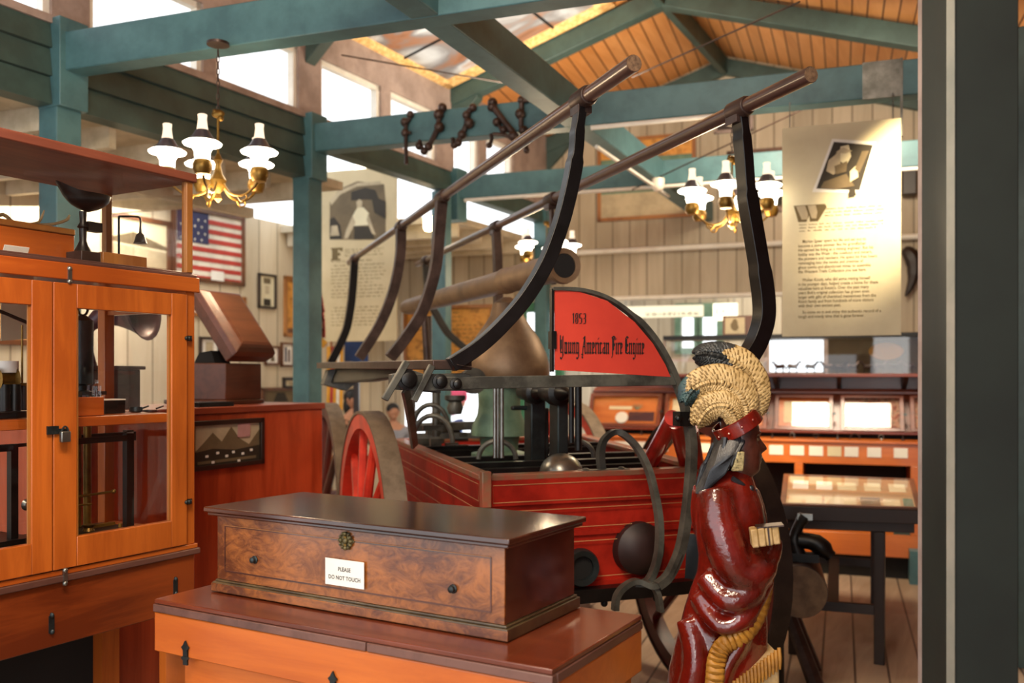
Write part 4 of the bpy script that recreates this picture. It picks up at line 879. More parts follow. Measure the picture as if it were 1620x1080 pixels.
# raised lid: a moulded box swung up about the edge nearest the viewer
hd = (-Wd*.59+UPZ*.81).normalized(); hn = (Wd*.81+UPZ*.59).normalized(); L1 = .37; hb = qb(0, -.012, z1+.006)
def lb(a, l, t): return hb+U*a+hd*l+hn*t
sec = []
for t, ins in ((0, 0), (.05, -.004), (.075, .0), (.092, .018), (.10, .03), (.104, .045)):
    sec.append([lb(-.012+ins, ins, t), lb(.247-ins, ins, t), lb(.247-ins, L1-ins, t), lb(-.012+ins, L1-ins, t)])
m = MB(); m.loft(sec); obj('lid', m, M['mahog'], mb_, smooth=False, bevel=.004)
m = MB(); m.prism([qb(.02, .08, z1), qb(.02, .2, z1), qb(.02, .17, z1+.05), qb(.02, .1, z1+.06)], U*.1); obj('mechanism', m, M['dark'], mb_)
m = MB(); p = qb(-.02, .22, z0+.17); m.tube(smooth_path([p+U*.02, p-U*.03, p-U*.04+V((0, 0, -.02)), p-U*.04+V((0, 0, -.04))], 3), .006, 8); obj('crank', m, M['steel'], mb_)
m = MB(); q = rb(.62, .04, RZ); bx(m, .58, .78, .02, .12, RZ, RZ+.02, rb); tag(obj('flat_iron_plate', m, M['grey']), 'flat dark slab lying on the red counter beside the music box', 'plate')

# phonograph at the back of the red counter, seen through the cabinet's glass
ph_ = thing('phonograph', 'dark purple phonograph with a flared horn behind the cabinet, on the red counter', 'phonograph', tuple(rb(1.13, .25, RZ)))
m = MB(); bx(m, 1.0, 1.24, .12, .38, RZ, RZ+.16, rb); bx(m, .985, 1.255, .105, .395, RZ+.16, RZ+.175, rb); obj('case', m, paint('dark_purple_case', '#3a2430', .5, 0, '#2a1a24', 5), ph_, bevel=.004)
hp_ = smooth_path([rb(1.12, .25, RZ+.175), rb(1.12, .28, RZ+.26), rb(1.10, .3, RZ+.34), rb(1.05, .22, RZ+.40), rb(1.0, .1, RZ+.42)], 5)
m = MB(); m.tube(hp_, [.012+.13*(i/(len(hp_)-1))**3.2 for i in range(len(hp_))], 20, caps=False); ho = obj('horn', m, paint('dark_plum_horn', '#4a2c3c', .35, .2, '#331d2b', 5), ph_); so = ho.modifiers.new('thick', 'SOLIDIFY'); so.thickness = .003
# ================================================================ CARVED FIGURE
SY = 2.6; KS = SY/F
def sp(px, py, d=0): return V(((px-CX)*KS, SY+d, EYE+(HZ-py)*KS))
stt = thing('carved_figure', 'carved wooden figure in a glossy red robe and feather headdress holding a bundle', 'statue', tuple(sp(1140, 1431)))
stt.location.z = 0
robem = paint('crackled_red_lacquer', '#74190f', .16, 0, '#481009', 5, .0, .8)
nt = robem.node_tree; n2 = nt.nodes.new('ShaderNodeTexNoise'); n2.inputs['Scale'].default_value = 70; n2.inputs['Detail'].default_value = 3; bp = nt.nodes.new('ShaderNodeBump'); bp.inputs['Strength'].default_value = .22; bp.inputs['Distance'].default_value = .006
link(nt, nt.nodes['Texture Coordinate'].outputs['Object'], n2.inputs[0]); link(nt, n2.outputs[0], bp.inputs['Height']); link(nt, bp.outputs[0], nt.nodes['Principled BSDF'].inputs['Normal']); link(nt, bp.outputs[0], nt.nodes['Principled BSDF'].inputs['Coat Normal'])
RG = [(742, 1140, 1184, .8), (755, 1122, 1190, .95), (768, 1110, 1193, 1.0), (790, 1103, 1203, 1.0), (820, 1101, 1208, .95), (850, 1102, 1211, .9), (880, 1106, 1213, .85), (905, 1104, 1212, .85), (930, 1094, 1211, .8), (960, 1084, 1211, .78), (1000, 1074, 1212, .75), (1040, 1064, 1212, .72), (1090, 1054, 1212, .7), (1180, 1046, 1213, .68), (1290, 1040, 1214, .66)]
def ringat(py):
    for a, b in zip(RG, RG[1:]):
        if a[0] <= py <= b[0]: t = (py-a[0])/(b[0]-a[0]); return [a[i]+(b[i]-a[i])*t for i in range(4)]
    return list(RG[0] if py < RG[0][0] else RG[-1])
def surfd(px, py):
    y, l, r, k = ringat(py); c = (l+r)/2; h = (r-l)/2; u = min(1, abs(px-c)/h); return -h*k*KS*(max(0, 1-u**2.3))**(1/2.3)
def robering(py, n=40):
    y, l, r, k = ringat(py); c = (l+r)/2; h = (r-l)/2; out = []
    for i in range(n):
        a = 2*math.pi*i/n; ca, sa = math.cos(a), math.sin(a); e = 2/2.3
        fold = 1+.03*math.sin(a*9+py*.03)*min(1, max(0, (py-900)/200))
        out.append(sp(c+h*fold*abs(ca)**e*(1 if ca >= 0 else -1), py, h*KS*k*fold*abs(sa)**e*(1 if sa >= 0 else -1)))
    return out
m = MB(); m.loft([robering(y) for y in (742, 748, 755, 768, 780, 800, 825, 850, 880, 905, 930, 960, 990, 1020, 1060, 1120, 1200, 1290)])
# near sleeve: shoulder, elbow, forearm towards the chest; folds hanging below
m.tube(smooth_path([sp(1128, 775, -.045), sp(1127, 815, -.075), sp(1138, 860, -.09), sp(1155, 893, -.09), sp(1178, 895, -.085), sp(1200, 868, -.06), sp(1206, 850, -.04)], 4), [.052]*5+[.056]*6+[.054]*8+[.046]*6, 16)
m.tube(smooth_path([sp(1128, 775, .045), sp(1130, 830, .08), sp(1155, 880, .085), sp(1195, 865, .06)], 4), .05, 14)
m.tube(smooth_path([sp(1108, 905, -.05), sp(1135, 935, -.10), sp(1170, 925, -.10), sp(1202, 885, -.06)], 4), [.03]*4+[.035]*6+[.024]*3, 12)
m.tube(smooth_path([sp(1098, 935, -.04), sp(1125, 975, -.095), sp(1165, 960, -.10), sp(1205, 910, -.05)], 4), .026, 12)
m.tube(smooth_path([sp(1085, 975, -.03), sp(1092, 1030, -.07), sp(1082, 1090, -.07), sp(1075, 1200, -.07)], 4), .035, 12)
m.tube(smooth_path([sp(1185, 900, -.07), sp(1178, 950, -.085), sp(1160, 1000, -.09), sp(1130, 1060, -.09), sp(1120, 1180, -.09)], 4), .022, 12)
m.tube(smooth_path([sp(1190, 775, -.0), sp(1200, 805, .0), sp(1208, 850, .0)], 4), .02, 12)
rb_ = obj('robe', m, robem, stt)
rm = rb_.modifiers.new('carve', 'REMESH'); rm.mode = 'VOXEL'; rm.voxel_size = .0065; rm.use_smooth_shade = True
smo = rb_.modifiers.new('soften', 'SMOOTH'); smo.factor = .6; smo.iterations = 9
# base block and hem
m = MB(); m.prism([sp(x, y, -.118) for x, y in ((1214, 1014), (1176, 1040), (1146, 1066), (1128, 1100), (1120, 1431), (1217, 1431))], (0, .23, 0)); obj('pedestal', m, M['cream'], stt, bevel=.006)
m = MB(); m.hexa([sp(x, y, d) for y in (1431, 1290) for x, d in ((1036, -.15), (1150, -.16), (1150, .16), (1036, .15))]); obj('pedestal_foot', m, M['cream'], stt, bevel=.006)
def onrobe(px, py, o=.012): return sp(px, py, surfd(px, py)-o)
m = MB()
for i in range(15):
    x = 1140+i*5.2; y0 = 1066-(x-1140)*.74; q = sp(x, y0-8, -.121); q2 = sp(x+1, y0+24, -.124)
    m.tube([q, q*.5+q2*.5-V((0, .003, 0)), q2], [.005, .006, .003], 6)
obj('hem_fringe', m, M['fringe'], stt)
band = smooth_path([V((x, y, 0)) for x, y in ((1213, 852), (1210, 900), (1200, 938), (1182, 968), (1158, 990), (1132, 1003), (1121, 1025), (1117, 1060), (1110, 1100), (1104, 1180))], 14)
m = MB(); vs = []; n_ = 7
for i, p in enumerate(band):
    t = (band[min(i+1, len(band)-1)]-band[max(i-1, 0)]).normalized(); nn = V((-t.y, t.x, 0)); w_ = 6 if i < 14 else min(12, 6+(i-14)*.16)
    for j in range(n_):
        u = (j/(n_-1)-.5)*2; q = p+nn*u*w_; zig = .004*math.sin(i*1.6+abs(u)*1.5)
        vs.append(sp(q.x, q.y, min(surfd(q.x, q.y), surfd(p.x, p.y)+.01)-.016+.007*u*u-zig*.6))
m.add(vs, [(i*n_+j, i*n_+j+1, (i+1)*n_+j+1, (i+1)*n_+j) for i in range(len(band)-1) for j in range(n_-1)])
fb = obj('fringe_band', m, M['fringe'], stt); so = fb.modifiers.new('thick', 'SOLIDIFY'); so.thickness = -.008; so.offset = 1
# bundle held against the chest
m = MB()
for i in range(4):
    a = sp(1173+i*10.5, 836-i*1.6, -.135); m.box(a, (.0188, .05, .05), (1, -.15, .12)); 
bn = obj('held_bundle', m, M['cream'], stt, bevel=.004)
m = MB(); m.box(sp(1196, 818.5, -.135), (.07, .052, .004), (1, -.15, .12)); m.box(sp(1191, 832, -.161), (.004, .003, .05), (1, -.15, .1)); obj('bundle_tie', m, M['ironbr'], bn)
# neck, head with face
HL = [(636, 1146, 1180, 18, 0), (648, 1141, 1190, 26, 0), (662, 1139, 1196, 31, 0), (674, 1140, 1199.5, 33, 0), (682, 1141, 1201.5, 33.5, 0), (688, 1142, 1199, 33, 1.5), (694, 1143, 1198, 33, 5), (700, 1144, 1198.5, 33, 9), (706, 1146, 1199, 32.5, 14), (711, 1147, 1200, 32, 14.5), (715, 1148, 1200.5, 31.5, 6), (718, 1149, 1201, 31, 3), (722, 1150, 1202, 30, 4.5), (725, 1150, 1201, 29.5, 2), (729, 1151, 1201.5, 29, 4), (734, 1152, 1200.5, 28, 1), (741, 1153, 1201.5, 25, 1), (747, 1155, 1199, 21, 0), (752, 1156, 1190, 19, 0), (760, 1156, 1184, 18.5, 0), (772, 1152, 1186, 20, 0), (786, 1146, 1194, 24, 0)]
rings = []
for y, xb, xf, hw, nz in HL:
    c, h = (xb+xf)/2, (xf-xb)/2; ring = []
    for i in range(48):
        a = 2*math.pi*i/48; a2 = (a+math.pi) % (2*math.pi)-math.pi
        ca, sa = math.cos(a), math.sin(a)
        x = c+h*abs(ca)**.85*(1 if ca > 0 else -1)+nz*math.exp(-(a2/.30)**2)*1.05
        if y > 640 and y < 705: x -= 3.2*math.exp(-((abs(a2)-.52)/.2)**2)*math.exp(-((y-693)/6)**2)   # eye sockets
        x += 1.6*math.exp(-((abs(a2)-.75)/.3)**2)*math.exp(-((y-708)/9)**2)                              # cheek bones
        ring.append(sp(x, y, hw*KS*sa))
    rings.append(ring)
m = MB(); m.loft(rings[::-1]); hd_ = obj('head', m, M['skin'], stt); ss = hd_.modifiers.new('round', 'SUBSURF'); ss.levels = ss.render_levels = 1
m = MB()
for s in (-1, 1): m.ball(sp(1192.5, 694, s*.0275), (.009, .0085, .0062), 12)
obj('eye', m, paint('painted_eye', '#7a6448', .3), stt)
for s in (-1, 1):
    m = MB(); m.tube(smooth_path([sp(1200, 686, s*.012), sp(1198, 683, s*.026), sp(1190, 684, s*.042)], 3), [.004]*4+[.0045]*2+[.002], 8); obj('brow', m, M['skin'], hd_); m = MB()
    m.tube(smooth_path([sp(1199, 690, s*.018), sp(1195, 689.5, s*.031), sp(1190, 692, s*.038)], 3), .0018, 6)
    obj('eyelid', m, M['skin'], hd_); m = MB(); m.ball(sp(1205, 712, s*.008), (.007, .006, .0045), 8); obj('nostril', m, M['skin'], hd_)
m = MB(); m.tube(smooth_path([sp(1203, 723.5, -.012), sp(1206, 723.5, 0), sp(1203, 723.5, .012)], 3), [.001]*2+[.0018]*3+[.001]*2, 6)
obj('lip_line', m, M['skin'], hd_)
# hair in grooved strands
m = MB()
for s in (-1, 1):
    for i in range(17):
        f_ = i/16; x0 = 1178-f_*43; y0 = 674+f_*28; x1 = 1143-f_*36; y1 = 741+f_*35; mx, my = (x0+x1)/2-2-f_*2, (y0+y1)/2-2
        d0 = s*(.046+.018*math.sin(f_*2.6)); d1 = s*(.07-.02*f_)
        if i < 3: x1, y1 = 1160-i*6, 716+i*9
        m.tube(smooth_path([sp(x0, y0, d0*.85), sp(x0*.6+x1*.4+1, y0*.6+y1*.4, d0*1.12), sp(mx, my+6, (d0+d1)*.56), sp(x1, y1, d1)], 4), [.0045]+[.0058]*8+[.005]*3+[.0025], 7)
for i in range(9):
    f_ = (i-4)/4; m.tube(smooth_path([sp(1141, 690, f_*.05), sp(1136, 715, f_*.055), sp(1125, 745, f_*.05), sp(1104, 780+4*abs(f_), f_*.045)], 4), [.008]*10+[.006]*2+[.003], 7)
obj('hair', m, M['hair'], stt)
m = MB(); m.hexa([sp(x, y, d) for (y, x0, x1) in ((741, 1148, 1166), (711, 1157, 1168)) for x, d in ((x0, -.078), (x1, -.074), (x1, -.055), (x0, -.058))]); obj('ear_ornament', m, mottled('spotted_cream', ['#3a3020', '#a39468', '#b9aa7c'], 160), stt, bevel=.003)
m = MB(); m.tube(smooth_path([sp(1150, 752, -.062), sp(1168, 764, -.058), sp(1184, 778, -.035), sp(1194, 792, -.004), sp(1184, 778, .03)], 3), .007, 8); m.ball(sp(1180, 769, -.052), .010); m.ball(sp(1187, 781, -.032), .012); m.box(sp(1186, 776, -.038), (.02, .01, .02)); obj('necklace', m, M['hair'], stt)
# red headband
tl_ = V((34, -21, 0)); tu = V((tl_.x, 0, -tl_.y)).normalized(); tn = V((-tu.z, 0, tu.x))
m = MB(); cc_ = sp(1166, 671); pts = [cc_+tu*math.cos(a)*.066+V((0, 1, 0))*math.sin(a)*.078 for a in [2*math.pi*i/40 for i in range(41)]]
m.ribbon(pts, tn, .036, .009); hb_ = obj('headband', m, M['robe'], stt)
m = MB(); m.tube([p+tn*.018 for p in pts[:-1]], .0035, 6, closed=True); m.tube([p-tn*.018 for p in pts[:-1]], .0035, 6, closed=True)
for i in range(4): a = 3.5+i*.55; m.ball(cc_+tu*math.cos(a)*.071+V((0, 1, 0))*math.sin(a)*.083, .004, 8)
obj('band_edging', m, M['robe'], hb_)
# plumes: carved vanes with barbs swept from the quill
darkpl = paint('dark_plume_tip', '#2d2c2a', .5, 0, '#1d2224', 20); tealpl = paint('teal_plume_tip', '#2f4a4a', .5, 0, '#283238', 20)
plume = paint('carved_plume', '#c2a572', .55, 0, '#a88a58', 18, .15); plumeg = paint('carved_plume_groove', '#7f6334', .6)
def feather(spine, hws, d0, d1, tipmat, tipv, nseg=84, flip=1):
    s_ = smooth_path([V((x, y, 0)) for x, y in spine], 30); L = len(s_); step = L/nseg
    idx = [min(L-1, int(i*step)) for i in range(nseg)]+[L-1]; m = MB(); vs = []; nu = 22; rows = len(idx)
    for r_, i in enumerate(idx):
        v = i/(L-1); p = s_[i]; t = (s_[min(i+2, L-1)]-s_[max(i-2, 0)]).normalized(); nn = V((-t.y, t.x, 0))
        h_ = v*(len(hws)-1); a = int(min(h_, len(hws)-2)); hw = hws[a]+(hws[a+1]-hws[a])*(h_-a)
        for j in range(nu+1):
            u = (j/nu-.5)*2; sweep = -t*abs(u)**1.3*hw*-.45
            q = p+nn*u*hw+sweep; d = d0+(d1-d0)*v
            g = .0013*math.sin((v*66-abs(u)*2.6)*math.pi*1.0)
            edge = .016*abs(u)**2.2
            vs.append(sp(q.x, q.y, d+edge+g-(.004 if abs(u) < .06 else 0)))
    m.add(vs, []); fs = []
    for r_ in range(rows-1):
        for j in range(nu):
            u = ((j+.5)/nu-.5)*2; v = (r_+.5)/rows
            ph = math.sin((v*66-abs(u)*2.6)*math.pi)
            m.mi = 2 if v > tipv+.06*math.sin(u*5) else (1 if ph > .55 else 0)
            m.f.append((r_*(nu+1)+j, r_*(nu+1)+j+1, (r_+1)*(nu+1)+j+1, (r_+1)*(nu+1)+j)); m.m.append(m.mi)
    o = obj('plume', m, [plume, plumeg, tipmat], stt); so = o.modifiers.new('thick', 'SOLIDIFY'); so.thickness = .02; so.offset = 0; return o
feather([(1188, 658), (1191, 638), (1189, 608), (1172, 580), (1145, 566), (1118, 560), (1102, 561)], [14, 24, 25, 24, 21, 13, 2], -.022, .005, darkpl, .62)
feather([(1174, 662), (1173, 644), (1162, 620), (1138, 606), (1112, 606), (1091, 617), (1080, 634)], [8, 22, 27, 26, 22, 16, 3], -.048, -.033, tealpl, .8)
feather([(1156, 670), (1152, 655), (1142, 642), (1122, 642), (1108, 652), (1098, 668)], [8, 15, 20, 20, 16, 4], -.064, -.052, plume, 2)
feather([(1186, 668), (1194, 640), (1190, 606), (1170, 578), (1140, 568), (1112, 566)], [12, 20, 22, 22, 18, 3], .045, .055, darkpl, .45)
m = MB(); m.ball(sp(1163, 632, .02), (.055, .055, .075), 18); m.ball(sp(1138, 640, .015), (.05, .045, .05), 16); obj('headdress_core', m, darkpl, stt)
# ================================================================ LAMPS
def chandelier(nm, label, c, group, r=.24, ztop=3.0, crown=True, n=5, ph=.3, sc=1.0):
    """c: centre at arm height"""
    t = thing(nm, label, 'chandelier', (0, 0, 0), group); z = 0
    m = MB(); m.tube([(0, 0, .12*sc), (0, 0, .30*sc)], .006); m.lathe([(.004, -.10), (.018, -.085), (.01, -.06), (.03, -.03), (.038, 0), (.02, .03), (.012, .07), (.022, .09), (.008, .12)], n=16); m.ball((0, 0, .30*sc), (.03, .012, .02)); m.ball((.012, 0, .28*sc), .014); m.ball((-.014, 0, .31*sc), .012); obj('stem', m, M['brass'], t)
    m = MB(); L = ztop-c.z; k = int((L-.32*sc)/.028)
    for i in range(max(k, 0)):
        zc = .31*sc+.014+i*.028; a = i % 2
        m.tube([(math.cos(q)*.007*(1-a), math.cos(q)*.007*a, zc+math.sin(q)*.017) for q in [2*math.pi*j/8 for j in range(8)]], .0022, 5, closed=True)
    m.lathe([(.05, L-.012), (.05, L), ], n=16); obj('chain', m, M['ironbr'], t)
    for i in range(n):
        a = ph+2*math.pi*i/n; d = V((math.cos(a), math.sin(a), 0)); q = lambda rr, zz_: d*rr+V((0, 0, zz_))
        m = MB(); m.tube(smooth_path([q(.02, 0), q(.06, -.06), q(.13, -.075), q(.19, -.04), q(r, -.0)], 5), .006, 8)
        m.tube(smooth_path([q(.1, -.07), q(.12, -.1), q(.15, -.09), q(.145, -.07)], 4), .004, 6)
        m.lathe([(.01, -.025), (.03, -.02), (.04, .0), (.042, .02), (.034, .04), (.02, .045)], q(r, .0), n=16)
        ar = obj('arm', m, M['brass'], t)
        m = MB(); m.lathe([(.032, .045), (.034, .075), (.045, .095), (.078, .105), (.082, .112), (.070, .12)], q(r, 0), n=24); obj('lit_shade', m, M['lamp'], ar)
        m = MB(); m.lathe([(.071, .120), (.045, .14), (.03, .165), (.024, .17)], q(r, 0), n=24); obj('shade_crown', m, M['shadeb'], ar)
        m = MB(); m.lathe([(.025, .165), (.021, .19), (.018, .215), (.020, .235), (.017, .237)], q(r, 0), n=16); obj('chimney', m, M['lampdim'], ar)
    t.location = c; return t
M['lampdim'] = emit('glowing_chimney', '#ffe3c0', 1.3)
c1 = P(345, 285, 4.15); chandelier('chandelier', 'large lit oil-lamp style brass chandelier nearest the glass vitrine', c1, 'brass chandeliers', .215, 3.01, ph=.95)
c2 = P(1158, 335, 5.2); chandelier('chandelier', 'lit brass chandelier behind the right brake pole beside the pale text panel', c2, 'brass chandeliers', .235, 3.01, ph=.15, n=6)
c3 = P(865, 408, 7.9); chandelier('chandelier', 'small distant lit chandelier above the squirt pipe', c3, 'brass chandeliers', .22, 3.01, ph=.1)
for i, c in enumerate((c1, c2, c3)): lamp('POINT', 'chandelier_light', (c.x, c.y, c.z-.12), (c.x, c.y, 0), 22, WARM, .12)
m = MB(); m.lathe([(.15, 0), (.15, .09), (.135, .13), (.10, .17), (.05, .19), (.03, .21)], P(587, 285, 8.15), n=24); m.cyl(P(587, 246, 8.15), P(587, 215, 8.15), .012); gl_ = tag(obj('globe_lamp', m, M['lamp']), 'white dome lamp glowing above the left text panel', 'lamp')
m = MB(); p = P(1041, 293, 7.0); m.ball(p, (.05, .05, .05)); m.cyl(p, p+V((0, 0, .05)), .05); tag(obj('dome_lamp', m, M['chim']), 'small frosted ceiling dome lamp where the white conduits meet', 'lamp')
m = MB(); p = P(678, 365, 7.8); m.lathe([(.03, 0), (.045, .03), (.045, .1), (.03, .13)], p, n=14); m.cyl(p+V((0, 0, .12)), V((p.x, p.y, 2.82)), .01); tag(obj('aisle_lamp', m, M['bulb']), 'small bare glowing lamp under the aisle ceiling behind the iron arms', 'lamp')
# conduits along the beams
def onbeam(px, s, z=2.99, off=-.07):
    pl = Plane(R(s, 0)-U*(-off), Wd); q = pl(px, HZ); return V((q.x, q.y, z))
for k, (a, b, lab) in enumerate(((onbeam(935, BAY), onbeam(1135, BAY), 'white conduit pipe along the lower edge of the middle green beam'), (onbeam(735, 2*BAY), onbeam(1480, 2*BAY), 'white conduit pipe along the lower edge of the far green beam'))):
    m = MB(); m.cyl(a, b, .014, 10); tag(obj('conduit_pipe', m, M['white']), lab, 'pipe')
pa, pb = P(640, 10, 3.78), P(1052, 310, 7.5); pa.z = pb.z = 2.955; m = MB(); m.cyl(pa+(pb-pa)*.55+Wd*.05, pb-(pb-pa)*.02+Wd*.05, .013, 10); tag(obj('conduit_pipe', m, M['white']), 'white conduit pipe under the long beam running down the hall', 'pipe')
for a, b, lab in ((P(1265, 3, 4.6), P(1000, 122, 6.2), 'thin grey tie cable rising to the top right in front of the orange ceiling'), (P(1330, 145, 6.0), P(1000, 300, 7.2), 'thin grey tie cable crossing behind the right brake pole'), (P(540, 87, 6.0), P(870, 143, 6.6), 'thin dark tie cable below the skylight'), (P(570, 54, 6.2), P(1050, -25, 6.0), 'thin dark cable crossing the skylight')):
    m = MB(); m.cyl(a, b, .005, 6); tag(obj('tie_cable', m, M['ironbr']), lab, 'cable')
# track spotlights behind the left header
def spot(px, py, Y, aim, lab):
    t = thing('track_spotlight', lab, 'spotlight', (0, 0, 0), 'spotlights under the aisle header'); c = P(px, py, Y); a = V(aim).normalized()
    m = MB(); m.lathe([(.015, -.07), (.04, -.06), (.05, 0), (.048, .005), (.04, -.003)], c, a, 18); obj('housing', m, M['trimw'], t)
    m = MB(); m.cyl(c-a*.002, c+a*.003, .040); obj('lit_bulb', m, M['bulb'], t)
    m = MB(); m.cyl(c-a*.05, V((c.x, c.y, 2.86))-a*.05, .008); obj('stem', m, M['white'], t)
    lc = t.location; t.location = (c.x, c.y, c.z)
    for ch_ in t.children: ch_.matrix_parent_inverse = Matrix.Translation(-t.location)
spot(20, 188, 5.6, (.3, -.7, -.6), 'leftmost white spotlight above the glass vitrine')
spot(160, 224, 6.0, (.75, -.5, -.45), 'tilted white spotlight between the green post and the chandelier')
spot(232, 243, 6.3, (.2, -.9, -.2), 'round glowing spotlight just left of the nearest chandelier')
spot(432, 298, 6.7, (.5, -.5, -.6), 'small spotlight right of the nearest chandelier')
for a, b, lab in ((P(30, 190, 5.6), P(85, 168, 5.3), 'white conduit strut left of the first green post'), (P(112, 205, 6.0), P(160, 192, 5.8), 'white conduit strut right of the first green post'), (P(175, 230, 6.1), P(245, 205, 5.9), 'white conduit strut left of the nearest chandelier')):
    m = MB(); m.bar(a, b, .02, .03); tag(obj('conduit_strut', m, M['white']), lab, 'pipe')
# wrought harness irons hung over the middle beam
def irons(pts_list, balls, label):
    pl = Plane(R(BAY, 0)-U*.085, Wd); m = MB(); pr = None
    for pts, r in pts_list: m.tube(smooth_path([pl(x, y) for x, y in pts], 3), r, 8)
    for x, y, r in balls: m.ball(pl(x, y), r, 10)
    tag(obj('harness_iron', m, M['ironbr']), label, 'hook', 'wrought irons hung on the middle beam')
irons([([(650, 181), (646, 190), (641, 193)], .014), ([(642, 188), (642, 225), (643, 260)], .013), ([(636, 208), (650, 210)], .01)], [(649, 181, .025), (640, 193, .028), (641, 210, .028), (643, 192, .02)], 'leftmost iron on the middle beam, a straight rod hanging well below it')
irons([([(700, 170), (695, 180), (693, 200), (688, 212), (680, 228), (675, 234)], .017), ([(693, 200), (697, 202)], .012), ([(663, 222), (667, 232), (672, 238), (678, 232)], .013)], [(700, 170, .03), (694, 181, .035), (695, 201, .035), (663, 231, .026), (678, 232, .028), (671, 239, .026)], 'second iron on the middle beam, with three knobs below the beam')
irons([([(748, 170), (739, 180), (738, 195), (733, 208), (728, 218), (722, 226)], .017), ([(716, 218), (719, 229), (725, 226)], .013)], [(748, 170, .026), (738, 182, .028), (742, 195, .035), (731, 213, .03), (719, 229, .026), (725, 226, .026)], 'third iron on the middle beam, bent with a forked lower end')
irons([([(779, 163), (783, 172), (790, 182), (800, 195), (812, 210), (816, 218)], .02), ([(786, 192), (792, 203), (795, 210)], .012), ([(776, 212), (778, 220), (774, 231)], .012), ([(780, 212), (800, 214), (812, 222)], .012)], [(779, 162, .032), (778, 169, .03), (786, 193, .028), (797, 205, .024), (812, 215, .034), (774, 230, .02)], 'fourth iron on the middle beam, slanting down to the right')
irons([([(845, 156), (833, 158), (826, 160), (825, 175), (824, 195), (826, 205)], .016), ([(826, 205), (831, 222), (833, 236)], .012)], [(844, 156, .026), (825, 158, .026), (823, 180, .034), (828, 206, .03), (833, 238, .02)], 'rightmost iron on the middle beam, with a T-shaped top')
# ================================================================ TEXT PANELS
def panel(x0, y0, x1, y1, x2, y2, x3, y3, s, label, off):
    pl = Plane(R(BAY, 0)-U*off if off else P(566, HZ, 7.8), Wd); c = [pl(x0, y0), pl(x1, y1), pl(x2, y2), pl(x3, y3)]
    t0 = ((c[0]+c[3])/2-pl.o).dot(pl.d); t1 = ((c[1]+c[2])/2-pl.o).dot(pl.d); zt = (c[0].z+c[1].z)/2; zb = (c[2].z+c[3].z)/2
    t = thing('text_panel', label, 'sign', tuple(pl.at((t0+t1)/2, zb)))
    m = MB(); m.hexa([pl.at(a, z, q) for z in (zb, zt) for a, q in ((t0, 0), (t1, 0), (t1, -.012), (t0, -.012))]); pn = obj('board', m, s, t)
    for a in (t0+.04, t1-.04):
        m = MB(); m.cyl(pl.at(a, zt-.02, -.006), pl.at(a, 3.02 if off else 3.6, -.006), .003, 6); obj('hanging_wire', m, M['steel'], t)
    def uv(u, v, k=0): return pl.at(t0+(t1-t0)*u, zb+(zt-zb)*v, .001+k*.0006)
    return t, pn, pl, uv, (t1-t0), (zt-zb)
def word_bars(parent, uv, lines, mat, h=.006, name='small_print'):
    m = MB()
    for u0, u1, v in lines:
        u = u0
        while u < u1:
            w = random.uniform(.025, .085); e = min(u+w, u1)
            x = u
            while x < e-.006:                                  # little upright letter strokes
                k = random.choice((.6, .6, 1, .75)); m.quad(uv(x, v-h*.5), uv(x+.0065, v-h*.5), uv(x+.0065, v-h*.5+h*k), uv(x, v-h*.5+h*k)); m.quad(uv(x, v-h*.5), uv(x+.011, v-h*.5), uv(x+.011, v-h*.38), uv(x, v-h*.38)); x += .0125
            u = e+.018
    return obj(name, m, mat, parent, smooth=False)
t, pn, pl, uv, w, hh = panel(1235, 203, 1423, 187, 1428, 530, 1240, 532, M['paper'], 'large spotlit pale text panel with a big letter W, hanging at the right', .10)
shapes(pn, uv, [([(.43, .93), (.80, .90), (.68, .665), (.26, .685)], M['paper2']), ([(.445, .915), (.77, .885), (.66, .68), (.295, .70)], M['inkdk']), ([(.45, .85), (.5, .88), (.5, .78), (.44, .76), (.38, .78), (.40, .83)], M['sepial']), ([(.50, .89), (.57, .895), (.59, .84), (.55, .80), (.50, .82)], M['paper']), ([(.46, .865), (.52, .885), (.6, .865), (.54, .855)], M['sepial']), ([(.36, .73), (.55, .76), (.62, .70), (.45, .69), (.33, .70)], M['sepia']), ([(.58, .77), (.64, .80), (.65, .74), (.58, .72)], M['paper']), ([(.68, .86), (.74, .86), (.66, .76), (.62, .78)], M['sepia']), ([(.45, .80), (.56, .82), (.55, .77), (.46, .76)], M['sepia']), ([(.58, .69), (.62, .69), (.63, .655), (.57, .65)], M['inkdk'])], name='printed_photograph')
shapes(pn, uv, [([(.10, .625), (.37, .625), (.385, .610), (.31, .545), (.24, .545), (.235, .575), (.21, .545), (.14, .545)], M['inkbr']), ([(.12, .622), (.20, .622), (.225, .58), (.22, .556), (.17, .556)], M['sepial']), ([(.22, .622), (.29, .622), (.305, .59), (.295, .558), (.255, .56)], M['sepial'])], name='capital_letter')
word_bars(pn, uv, [(.38+.0, .86, .602-.016*0), (.37, .87, .586), (.37, .85, .570), (.15, .87, .533+.0), (.15, .86, .518), (.15, .80, .503)], M['inkbr'], .007)
def para(lines, v0, dv, indent=True):
    for i, s in enumerate(lines):
        u = .14+(.035 if indent and i == 0 else 0); text_obj('printed_line', s, uv(u, v0-i*dv, 0), Wd, .0245, M['inkbr'], pn, 1, font_off=.0002, squeeze=.80)
para(['Marion Speer spent his life and set out to', 'become a stone pioneer like his grandfather.', 'He earned his living as a mining engineer. But his', 'hobby was the West - the cowboys and miners,', 'the pioneers and ranchers. He spent his free hours', 'rummaging into the nooks and crannies of', 'ghost towns and abandoned mines to assemble', 'the Western Trails Collection you see here.'], .445, .0205)
